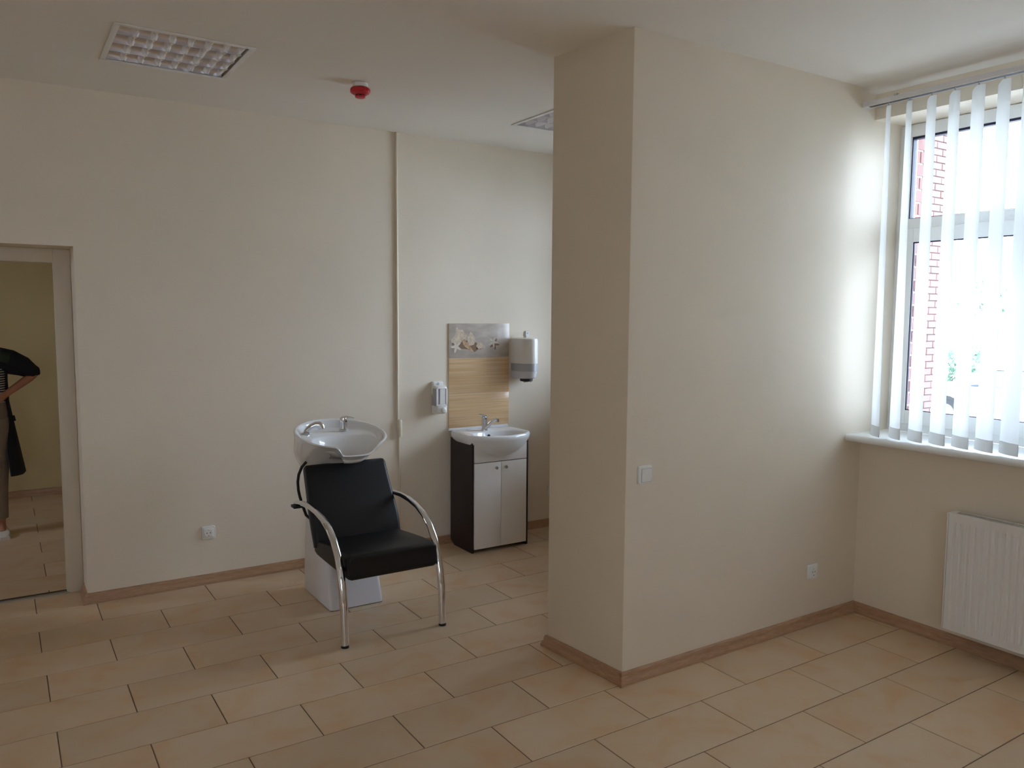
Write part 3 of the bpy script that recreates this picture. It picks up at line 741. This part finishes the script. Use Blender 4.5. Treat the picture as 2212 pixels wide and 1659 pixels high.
MB().box(sdx-.014, sdx+.031, YB-.0845, YB-.0815, 1.053, 1.163).build('label_panel', M['plastic'], sp_, smooth=False)
MB().loft([wallring(sdx, .982, .034, .070, .014), wallring(sdx, .992, .044, .088, .016), wallring(sdx, 1.041, .046, .090, .016)]).build('lower_body', M['plastic'], sp_)
MB().lathe([(.016, -.0005), (.020, -.004), (.020, -.012), (.015, -.016), (.004, -.017)], (sdx+.010, YB-.0903, 1.012), 1, 20).build('push_button', M['plastic'], sp_)
MB().add([(sdx-.002-.011, YB-.0312, 1.196), (sdx-.002, YB-.0312, 1.183), (sdx-.002+.011, YB-.0312, 1.196), (sdx-.002, YB-.0312, 1.209)], [(0, 1, 2, 3)]).build('diamond_mark', M['plasticgrey'], sp_, smooth=False)

# paper towel dispenser
tx, tcy = 3.395, YB
td = thing('towel_dispenser', 'white and grey centre-feed paper towel dispenser on the wall', 'dispenser', (tx, tcy, 1.20))
def dring(z, hx, d): 
    out = []
    for k in range(21):
        a = PI*k/20; out.append((tx+hx*math.cos(a), YB-.0004-.04*(d/.2)-(d-.04*(d/.2))*math.sin(a), z))
    out = [(tx+hx, YB-.0004, z)]+out+[(tx-hx, YB-.0004, z)]
    return out
MB().loft([dring(1.328, .088, .186), dring(1.335, .089, .188), dring(1.500, .089, .188), dring(1.516, .086, .182), dring(1.522, .076, .165)]).build('cover', M['plastic'], td, angle=45)
part_label(MB().loft([dring(1.272, .086, .184), dring(1.3275, .087, .185)]).build('band', M['plasticgrey'], td, angle=45), 'darker grey see-through band')
MB().loft([dring(1.212, .070, .150), dring(1.222, .081, .172), dring(1.2715, .088, .186)]).build('lower_body', mat('pale_grey_plastic', (206, 207, 212), .25), td, angle=45)
MB().lathe([(.035, 1.190), (.048, 1.193), (.050, 1.2125)], (tx, YB-.085, 0), 2, 20).build('outlet_nozzle', M['darkgrey'], td)
for k in (-1, 0, 1):
    MB().lathe([(.006, 1.183), (.014, 1.186), (.014, 1.1895)], (tx+.026*k, YB-.105, 0), 2, 10).build('cutter_tooth', M['plastic'], td)
lk = MB(); lk.loft([[(p[0], YB-.0004, p[1]) for p in rrect(tx+.055, 1.552, .016, .022, .006)], [(p[0], YB-.012, p[1]) for p in rrect(tx+.055, 1.552, .014, .020, .006)]])
part_label(lk.build('lock_tab', M['ceramic'], td), 'small glossy white tab above the cover')
MB().box(tx+.050, tx+.060, YB-.0135, YB-.0122, 1.550, 1.560).build('lock_slot', M['plasticgrey'], td, smooth=False)
MB().box(tx+.045, tx+.065, YB-.010, YB-.0004, 1.5225, 1.53).build('tab_stem', M['plastic'], td, smooth=False)

# ------------------------------------------------------------------ washbasin cabinet
cx0, cx1, cyf, cyb = 2.768, 3.246, 4.800, YB-.0245
va = thing('washbasin_cabinet', 'narrow white and dark brown washbasin cabinet with a bowed ceramic basin', 'washbasin', ((cx0+cx1)/2, 4.95, 0))
for a in (cx0, cx1-.018):
    poly = [(cyf, .001), (cyb-.06, .001), (cyb, .03), (cyb, .798), (cyf, .798)]
    part_label(MB().prism(poly, 0, a, a+.018).build('side_panel', M['wenge'], va, bevel=.001), 'dark brown side panel')
MB().box(cx0+.018, cx1-.018, cyf+.03, cyf+.046, .018, .026+.05).build('plinth', M['wenge'], va, smooth=False)
MB().box(cx0+.018, cx1-.018, cyf+.02, cyb, .030, .046).build('bottom_shelf', M['wenge'], va, smooth=False)
MB().box(cx0+.018, cx1-.018, cyb-.006, cyb, .05, .79).build('back_panel', M['wenge'], va, smooth=False)
mid = 3.001
for s, (a, b) in ((0, (cx0+.014, mid-.0015)), (1, (mid+.0015, cx1-.026))):
    d = MB().box(a, b, cyf-.017, cyf-.001, .030, .648).build('door', M['lacquer'], va, bevel=.0015)
    kx = mid-.047 if s == 0 else mid+.033
    kn = MB(); kn.lathe([(.005, 0), (.005, -.010), (.011, -.013), (.012, -.020), (.009, -.024), (.003, -.025)], (kx, cyf-.0172, .608), 1, 16)
    part_label(kn.build('knob', M['steel'], d), 'metal knob')
MB().box(cx0+.014, cx1-.026, cyf-.017, cyf-.001, .653, .797).build('fascia', M['lacquer'], va, bevel=.0015)
# basin: outline D with bowed front, belly, inner bowl
bcx, bcy = 3.008, 4.90
def dshape(sx, back, front_side, bow, z, n=48, dz=None):
    out = []
    for k in range(n):
        a = 2*PI*k/n; c, s_ = math.cos(a), math.sin(a)
        # superellipse-like box for the back half, bow for the front half
        e = .28
        xx = sx*math.copysign(abs(c)**e, c); 
        if s_ >= 0: yy = bcy+(back-bcy)*abs(s_)**.28
        else:
            side = bcy-(bcy-front_side)*min(1, abs(s_)**.28)
            yy = side-bow*max(0, 1-(xx/sx)**2)*min(1, abs(s_)*1.15)**.6
        out.append((bcx+xx, yy, z+(dz(xx, yy) if dz else 0)))
    return out
def ell(rx, ry, cy, z, n=48): return [(bcx+rx*math.cos(2*PI*k/n), cy+ry*math.sin(2*PI*k/n), z) for k in range(n)]
bk_ = YB-.012
def mixr(t, z):
    A = dshape(.262, bk_, 4.800, .130, z); B = ell(.06, .07, 4.82, z); return [(a[0]*t+b[0]*(1-t), a[1]*t+b[1]*(1-t), z) for a, b in zip(A, B)]
rings = [ell(.03, .03, 4.83, .694), mixr(0, .695), mixr(.20, .700), mixr(.38, .710), mixr(.55, .725), mixr(.71, .745), mixr(.85, .769), mixr(.95, .793), dshape(.263, bk_, 4.797, .131, .812), dshape(.265, bk_, 4.795, .132, .822), dshape(.265, bk_, 4.795, .132, .838), dshape(.261, bk_-.002, 4.800, .130, .846), dshape(.254, bk_-.006, 4.807, .126, .849),
         ell(.212, .136, 4.825, .846), ell(.205, .130, 4.825, .838), ell(.190, .118, 4.826, .80), ell(.150, .095, 4.83, .755), ell(.08, .06, 4.84, .73), ell(.022, .022, 4.85, .725)]
ba = MB().loft(rings); bs = part_label(ba.build('basin', M['ceramic'], va, angle=60), 'white ceramic basin with bowed front')
MB().loft([[(p[0], p[1], .8485) for p in rrect(bcx, bk_-.010, .258, .011, .006)], [(p[0], p[1], .860) for p in rrect(bcx, bk_-.010, .257, .010, .006)], [(p[0], p[1], .863) for p in rrect(bcx, bk_-.010, .253, .006, .004)]]).build('back_ledge', M['ceramic'], bs)
MB().lathe([(.0003, 0), (.009, 0), (.010, -.001), (.012, -.001), (.012, .003)], (2.99, 4.9385, .812), 1, 16).build('overflow_hole', M['rubber'], bs)
MB().lathe([(.002, .7262), (.018, .7262), (.021, .7285), (.021, .7255)], (bcx, 4.85, 0), 2, 16).build('drain', M['chrome'], bs)
fx, fy = 2.985, 4.995
fc = part_label(MB().lathe([(.027, .8475), (.027, .853), (.0215, .858), (.0205, .875), (.0205, .930), (.0215, .936), (.0205, .946), (.012, .951), (.002, .952)], (fx, fy, 0), 2, 24).build('faucet', M['chrome'], va), 'chrome mixer tap')
MB().tube([(fx+.006, fy-.008, .866), (fx+.022, fy-.024, .884), (fx+.036, fy-.036, .908), (fx+.050, fy-.048, .926), (fx+.062, fy-.058, .932), (fx+.070, fy-.065, .930)], [.018, .016, .013, .0115, .0125, .0125], 14).build('spout', M['chrome'], fc)
MB().tube([(fx+.0705, fy-.0655, .936), (fx+.0725, fy-.067, .912)], [.0135, .0135], 14).build('aerator', M['chrome'], fc)
MB().tube([(fx+.012, fy-.004, .950), (fx-.012, fy+.004, .958), (fx-.040, fy+.012, .966)], [.012, .009, .005], 12, rb=[.018, .014, .010]).build('lever', M['chrome'], fc)

# ------------------------------------------------------------------ hair-washing unit
ux, uy = 1.692, 4.5
un = thing('hair_wash_chair', 'black salon hair-washing chair with chrome arms and a white tilted basin', 'chair', (ux, 4.3, 0))
# pedestal
def pr(x0, x1, y0, y1, r, z): return [(p[0], p[1], z) for p in rrect((x0+x1)/2, (y0+y1)/2, (x1-x0)/2, (y1-y0)/2, r)]
MB().loft([pr(1.530, 1.853, 4.262, 4.735, .020, .0045), pr(1.530, 1.853, 4.262, 4.735, .020, .010), pr(1.528, 1.845, 4.274, 4.734, .025, .12), pr(1.536, 1.822, 4.335, 4.730, .03, .40), pr(1.550, 1.802, 4.435, 4.725, .035, .64), pr(1.555, 1.80, 4.50, 4.725, .04, .775)]).build('pedestal', M['pedestal'], un)
MB().box(1.536, 1.847, 4.268, 4.729, .0006, .0045).build('pedestal_foot', M['rubber'], un, smooth=False)
# bowl
N = 96
def zr(a):
    z = .995+.05*math.sin(a)
    d = math.degrees(a)+90; d = (d+180) % 360-180
    def ss(x): x = max(0, min(1, x)); return x*x*(3-2*x)
    dip = ss((25+d)/7) if d < 0 else ss((42-d)/30)
    return z-.046*dip
def bowl_ring(rx, ry, cy, zf, sq=0):
    out = []
    for k in range(N):
        a = 2*PI*k/N; out.append((ux+rx*math.cos(a), cy+ry*math.sin(a), zf(a)))
    return out
mixz = lambda t: (lambda a: .715+(zr(a)-.715)*t)
off = lambda d: (lambda a: zr(a)-d)
deckz = lambda a: min(zr(a)-.020, .985 if math.sin(a) > -.2 else .99)
def edge_z(a): return min(zr(a)-.030, .968)
zl = lambda t: (lambda a: min(.715+.235*t, zr(a)-.02))
rings = [bowl_ring(.08, .07, 4.65, zl(0)), bowl_ring(.14, .12, 4.65, zl(.03)), bowl_ring(.168, .150, 4.655, zl(.12)), bowl_ring(.192, .168, 4.66, zl(.28)), bowl_ring(.222, .198, 4.640, zl(.48)), bowl_ring(.250, .238, 4.580, zl(.70)),
         bowl_ring(.264, .268, 4.515, lambda a: max(.715+(zr(a)-.715)*.87, zr(a)-.016) if math.sin(a) < -.3 else .715+(zr(a)-.715)*.87), bowl_ring(.270, .280, 4.5, off(.006)), bowl_ring(.266, .276, 4.5, off(.0008)), bowl_ring(.260, .270, 4.5, off(0)), bowl_ring(.252, .262, 4.5, off(.004)), bowl_ring(.246, .254, 4.5, off(.014)),
         bowl_ring(.238, .240, 4.502, lambda a: min(zr(a)-.028, .992)), bowl_ring(.225, .226, 4.502, lambda a: min(zr(a)-.034, .984)), bowl_ring(.205, .140, 4.418, lambda a: min(zr(a)-.040, .974)), bowl_ring(.196, .130, 4.414, lambda a: min(zr(a)-.05, .964)), bowl_ring(.175, .115, 4.415, lambda a: min(zr(a)-.06, .925)), bowl_ring(.12, .08, 4.43, lambda a: .862), bowl_ring(.03, .03, 4.44, lambda a: .855)]
bo = part_label(MB().loft(rings).build('wash_bowl', M['ceramic'], un, angle=70), 'white ceramic wash bowl with neck notch')
MB().lathe([(.002, .8565), (.024, .8565), (.027, .858), (.027, .854)], (ux, 4.44, 0), 2, 18).build('drain', M['chrome'], bo)
# mixer at the back, spray on the left
mx, my, mz = 1.762, 4.640, .983
mi = MB().lathe([(.026, mz), (.027, mz+.006), (.0228, mz+.011), (.0222, mz+.044), (.0230, mz+.047), (.0230, mz+.068), (.0215, mz+.078), (.014, mz+.083), (.002, mz+.084)], (mx, my, 0), 2, 24).build('mixer_tap', M['chrome'], un)
MB().tube([(mx-.008, my, mz+.078), (mx+.02, my-.006, mz+.082), (mx+.045, my-.012, mz+.079), (mx+.062, my-.016, mz+.075)], [.011, .009, .006, .005], 12, rb=[.018, .014, .011, .009]).build('lever', M['chrome'], mi)
MB().lathe([(.0003, 0), (.004, 0), (.004, .004)], (mx+.012, my-.0228, mz+.058), 1, 10).build('temperature_dot', M['rubber'], mi)
hx_, hy_, hz_ = 1.517, 4.607, .983
sh = MB().lathe([(.026, hz_), (.027, hz_+.006), (.018, hz_+.014), (.014, hz_+.020), (.004, hz_+.021)], (hx_, hy_, 0), 2, 20).build('spray_holder', M['chrome'], un)
MB().tube([(hx_-.004, hy_, hz_+.012), (hx_+.006, hy_-.003, hz_+.026), (hx_+.028, hy_-.008, hz_+.044), (hx_+.054, hy_-.012, hz_+.055), (hx_+.074, hy_-.016, hz_+.053), (hx_+.086, hy_-.018, hz_+.042), (hx_+.090, hy_-.019, hz_+.028)], [.013, .014, .016, .018, .022, .023, .021], 16).build('spray_head', M['chrome'], sh)
# hose at the left
MB().tube([(1.490, 4.53, .83), (1.468, 4.545, .80), (1.452, 4.555, .755), (1.447, 4.56, .71), (1.450, 4.56, .66), (1.458, 4.56, .62), (1.475, 4.56, .56), (1.50, 4.58, .50), (1.55, 4.60, .45)], .0085, 12).build('hose', M['rubber'], un)
# seat
def srect(xc, hx, c, t, nrm, th, r, n=5):
    """rounded section: x across, thickness along nrm, centred at c (y,z)"""
    return [(xc+p[0], c[0]+nrm[0]*p[1], c[1]+nrm[1]*p[1]) for p in rrect(0, 0, hx, th/2, r, n)]
sxc = 1.704
se = MB(); rings = []
for yv, zt, zb2, hx in ((3.772, .440, .362, .236), (3.768, .452, .346, .247), (3.776, .462, .338, .252), (3.80, .468, .334, .254), (3.92, .462, .336, .255), (4.05, .452, .338, .255), (4.17, .440, .340, .255), (4.26, .432, .342, .254), (4.30, .428, .346, .250), (4.315, .418, .358, .238)):
    rings.append(srect(sxc, hx, (yv, (zt+zb2)/2), None, (0, 1), zt-zb2, min(.022, (zt-zb2)/2-.004)))
se.loft(rings); se.build('seat', M['leather'], un, angle=60)
# backrest, curved slab leaning back with a dipped top edge
bkm = MB(); rings = []
pth = [(4.238, .395, .262), (4.246, .430, .264), (4.268, .490, .267), (4.305, .560, .266), (4.345, .630, .262), (4.385, .705, .257), (4.418, .770, .254), (4.437, .812, .252), (4.446, .828, .247), (4.451, .836, .236)]
for i, (yv, zv, hx) in enumerate(pth):
    a = pth[max(0, i-1)]; b = pth[min(len(pth)-1, i+1)]; t = Vector((b[0]-a[0], b[1]-a[1])).normalized(); nn = (t.y, -t.x)
    th2 = .062 if i < 8 else (.046 if i == 8 else .022); r = min(.024, th2/2-.003)
    ring = []
    for p in rrect(0, 0, hx, th2/2, r, 5):
        u = p[0]/.255; dip = -.020*(1-u*u)*max(0, (zv-.60)/.23)
        curve = .004*(1-u*u)*max(0, min(1, (zv-.45)/.25))
        q = p[1]+.031
        ring.append((sxc-.012*0+p[0], yv+nn[0]*q+curve, zv+nn[1]*q+dip))
    rings.append(ring)
bkm.loft(rings); bkm.build('backrest', M['leather'], un, angle=60)
# side panels of the seat shell joining seat and back
# chrome arms that run down into the front legs
AP = [(3.762, .012), (3.764, .10), (3.772, .20), (3.790, .30), (3.815, .385), (3.852, .458), (3.905, .522), (3.975, .568), (4.06, .600), (4.16, .618), (4.27, .625), (4.38, .620), (4.46, .608), (4.52, .594)]
for s, xa in ((-1, 1.424), (1, 1.984)):
    pts = [(xa, y_, z_) for y_, z_ in AP]
    ar = MB().tube(pts, [.016]*14, 16, rb=[.021]*4+[.020]*4+[.019]*6, up=(0, 1, 0)).build('arm', M['chrome'], un)
    MB().lathe([(.014, .0005), (.0205, .0005), (.0205, .0115), (.012, .0118)], (xa, 3.762, 0), 2, 16).build('foot_cap', M['rubber'], ar)
    xi = sxc+s*.250
    MB().tube([(xa-s*.012, 4.45, .604), (xi-s*.03, 4.42, .600)], .011, 10).build('arm_bracket', M['rubber'], ar)
    MB().tube([(xa-s*.012, 3.83, .385), (xi-s*.02, 3.85, .385)], .012, 10).build('seat_bracket', M['rubber'], ar)
part_label(MB().box(1.395, 1.47, 4.475, 4.535, .572, .588).build('arm_end_plate', M['rubber'], un, bevel=.003), 'black plate under the left arm end')
for s in (-1, 1): MB().box(sxc+s*.10-.02, sxc+s*.10+.02, 4.24, 4.34, .33, .40).build('seat_mount', M['steel'], un, bevel=.002)

# ------------------------------------------------------------------ person in the hall (faces the room)
px, py = -.125, 7.10
def skin_body():
    J_ = {'pelvis': ((px, py, .90), .120), 'belly': ((px, py, 1.05), .110), 'chest': ((px, py+.01, 1.22), .125), 'neckb': ((px, py+.02, 1.36), .056), 'neck': ((px, py+.015, 1.43), .040), 'jaw': ((px, py-.008, 1.50), .060), 'head': ((px, py, 1.57), .085), 'crown': ((px, py+.01, 1.635), .066)}
    for s, nm in ((1, 'l'), (-1, 'r')):
        J_['sh'+nm] = ((px+s*.150, py+.02, 1.345), .058)
        if s > 0: el, wr_ = (px+.365, py+.075, 1.225), (px+.165, py-.03, 1.085)
        else: el, wr_ = (px-.24, py+.03, 1.08), (px-.25, py-.06, .85)
        J_['el'+nm] = (el, .040); J_['wr'+nm] = (wr_, .026)
        d = Vector(wr_)-Vector(el); d.normalize()
        J_['pa'+nm] = (tuple(Vector(wr_)+d*.07), .034)
        J_['hip'+nm] = ((px+s*.085, py, .87), .092); J_['kn'+nm] = ((px+s*.080, py-.01, .47), .055); J_['an'+nm] = ((px+s*.082, py+.02, .085), .036); J_['to'+nm] = ((px+s*.092, py-.10, .035), .028)
    names = list(J_); idx = {n: i for i, n in enumerate(names)}
    ed = [('pelvis', 'belly'), ('belly', 'chest'), ('chest', 'neckb'), ('neckb', 'neck'), ('neck', 'jaw'), ('jaw', 'head'), ('head', 'crown')]
    for nm in 'lr': ed += [('neckb', 'sh'+nm), ('sh'+nm, 'el'+nm), ('el'+nm, 'wr'+nm), ('wr'+nm, 'pa'+nm), ('pelvis', 'hip'+nm), ('hip'+nm, 'kn'+nm), ('kn'+nm, 'an'+nm), ('an'+nm, 'to'+nm)]
    vs = [J_[n][0] for n in names]; rad = [J_[n][1] for n in names]; es = [(idx[a], idx[b]) for a, b in ed]
    # five fingers on each hand, chains rooted in the palm
    for nm in 'lr':
        wrp = Vector(J_['wr'+nm][0]); d = (wrp-Vector(J_['el'+nm][0])).normalized(); s = d.cross(Vector((0, 0, 1))).normalized(); u = s.cross(d)
        root = idx['pa'+nm]; base = Vector(vs[root])
        for k in range(4):
            o = (k-1.5)*.018; L_ = (.062, .074, .070, .054)[k]; p0 = base+u*o+d*.022; p1 = p0+d*L_*.5-s*.006; p2 = p1+d*L_*.45-s*.022
            i0 = len(vs); vs += [tuple(p0), tuple(p1), tuple(p2)]; rad += [.0095, .0085, .007]; es += [(root, i0), (i0, i0+1), (i0+1, i0+2)]
        p0 = wrp+d*.03+u*.036; p1 = p0+d*.03+u*.022; i0 = len(vs); vs += [tuple(p0), tuple(p1)]; rad += [.011, .009]; es += [(root, i0), (i0, i0+1)]
    me = bpy.data.meshes.new('person'); me.from_pydata(vs, es, []); o = bpy.data.objects.new('person', me); C.objects.link(o)
    md = o.modifiers.new('skin', 'SKIN'); md.use_smooth_shade = True
    for i, v in enumerate(me.skin_vertices[0].data): v.radius = (rad[i], rad[i]); v.use_root = (i == 0)
    o.modifiers.new('sub', 'SUBSURF').levels = 1
    dg = bpy.context.evaluated_depsgraph_get(); nm_ = bpy.data.meshes.new_from_object(o.evaluated_get(dg)); o.modifiers.clear(); o.data = nm_
    nm_.materials.clear(); nm_.materials.append(M['skin']); nm_.polygons.foreach_set('use_smooth', [True]*len(nm_.polygons))
    return o
pe = skin_body(); tag(pe, 'person in a long dark open coat over a striped top beyond the doorway, elbow out', 'person')
WORLD[pe.name] = (0, 0, 0)
def er(c, rx, ry, n=20, a0=0, a1=2*PI): return [(c[0]+rx*math.cos(a0+(a1-a0)*k/n), c[1]+ry*math.sin(a0+(a1-a0)*k/n), c[2]) for k in range(n)]
MB().loft([er((px, py+.004, .795), .05, .05), er((px, py+.003, .82), .12, .09), er((px, py+.002, .85), .174, .122), er((px, py, .93), .172, .120), er((px, py, 1.0), .160, .112), er((px, py, 1.035), .152, .107)]).build('trouser_waist', M['trousers'], pe)
MB().loft([er((px, py, .99), .156, .110), er((px, py, 1.03), .156, .110), er((px, py, 1.12), .158, .114), er((px, py+.005, 1.24), .160, .118), er((px, py+.015, 1.34), .135, .095), er((px, py+.02, 1.40), .075, .065)]).build('striped_top', M['jersey'], pe)
for s in (1, -1):
    c = lambda x, z, dy=0: (px+s*x, py+dy, z)
    MB().loft([er(c(.078, .90), .098, .116), er(c(.086, .80), .100, .114), er(c(.082, .62), .084, .092), er(c(.078, .46, -.01), .070, .078), er(c(.077, .30), .062, .070), er(c(.080, .13, .01), .055, .060)]).build('trouser_leg', M['trousers'], pe)
    shoe = []
    for yy, hw, zt in ((.09, .030, .06), (.075, .036, .085), (.03, .038, .080), (-.03, .040, .065), (-.09, .044, .048), (-.14, .040, .038), (-.165, .026, .028)):
        shoe.append([(px+s*.086+p[0]+s*(-yy)*.12, py+yy, zt/2+.001+p[1]) for p in rrect(0, 0, hw, zt/2, min(hw, zt/2)*.7)])
    so = MB().loft(shoe).build('shoe', M['shoe'], pe, angle=60)
    sl_ = [(px+s*.086+x_+s*(-y_)*.12, py+y_, 0) for x_, y_ in ((.032, .092), (.042, .0), (.048, -.09), (.03, -.168), (-.03, -.168), (-.048, -.09), (-.042, 0), (-.032, .092))]
    MB().loft([sl_, [(a, b, .018) for a, b, _ in sl_]]).build('sole', M['shoe'], so)
# open coat: a shell round the back and sides, open in front
ct = MB(); rings = []
for z, rx, ry, op, dx in ((1.405, .085, .075, 60, 0), (1.375, .165, .105, 56, .0), (1.30, .178, .130, 66, 0), (1.18, .172, .132, 74, .0), (1.02, .176, .135, 72, .0), (.86, .196, .145, 60, .004), (.66, .222, .155, 40, .010), (.49, .246, .165, 40, .016)):
    a0, a1 = math.radians(-90+op), math.radians(270-op); n = 26; ring = []
    for k in range(n+1):
        a = a0+(a1-a0)*k/n; fold = 1+.02*math.sin(9*a)*(1.4-z); ring.append((px+dx*math.cos(a)+rx*fold*math.cos(a), py+.01+ry*fold*math.sin(a), z-.03*max(0, math.cos(a-a0))*(z < .5)))
    for k in range(n, -1, -1):
        a = a0+(a1-a0)*k/n; fold = 1+.02*math.sin(9*a)*(1.4-z); ring.append((px+dx*math.cos(a)+(rx-.008)*fold*math.cos(a), py+.01+(ry-.008)*fold*math.sin(a), z-.03*max(0, math.cos(a-a0))*(z < .5)))
    rings.append(ring)
ct.loft(rings); co = part_label(ct.build('coat', M['coat'], pe), 'long dark open coat')
# sleeves
sl1 = MB().tube([(px+.11, py+.02, 1.335), (px+.19, py+.035, 1.315), (px+.28, py+.055, 1.275), (px+.34, py+.07, 1.235), (px+.380, py+.077, 1.238)], [.095, .093, .075, .055, .030], 18, rb=[.09, .085, .075, .062, .04], up=(0, 0, 1))
sl1.build('sleeve', M['coat'], co)
MB().tube([(px+.05, py+.015, 1.365), (px+.12, py+.02, 1.350), (px+.175, py+.028, 1.335)], [.050, .066, .066], 16, rb=[.07, .094, .09], up=(0, 0, 1)).build('shoulder_print', M['greenprint'], co)
MB().tube([(px-.11, py+.02, 1.345), (px-.19, py+.03, 1.25), (px-.245, py+.03, 1.09), (px-.25, py+.01, 1.02)], [.085, .075, .06, .055], 18).build('sleeve', M['coat'], co)
# pocket flap on the visible side
MB().tube([(px+.195, py-.01, .91), (px+.203, py-.02, .87)], .010, 8).build('pocket_edge', M['coat'], co)
# hair and face features
hr_ = MB().loft([er((px, py+.03, 1.52), .080, .075), er((px, py+.028, 1.58), .094, .092), er((px, py+.022, 1.635), .090, .092), er((px, py+.02, 1.685), .062, .066), er((px, py+.02, 1.702), .02, .02)])
hr_.build('hair', M['hair'], pe)
for s in (-1, 1):
    ey = MB().lathe([(.002, -.005), (.008, -.003), (.0095, .003), (.004, .008)], (px+s*.031, py-.076, 1.562), 1, 12).build('eye', M['shoe'], pe)
    MB().lathe([(.0005, -.0062), (.0035, -.0060), (.0048, -.0044)], (px+s*.031, py-.076, 1.562), 1, 10).build('iris', M['hair'], ey)
    MB().tube([(px+s*.018, py-.080, 1.577), (px+s*.032, py-.080, 1.581), (px+s*.046, py-.072, 1.577)], .0035, 6).build('eyebrow', M['hair'], pe)
MB().tube([(px, py-.078, 1.575), (px, py-.094, 1.54), (px, py-.080, 1.532)], [.008, .014, .010], 8).build('nose', M['skin'], pe)
MB().tube([(px-.024, py-.068, 1.502), (px, py-.076, 1.504), (px+.024, py-.068, 1.502)], [.004, .008, .004], 8).build('mouth', mat('lips', (170, 96, 88), .5), pe)
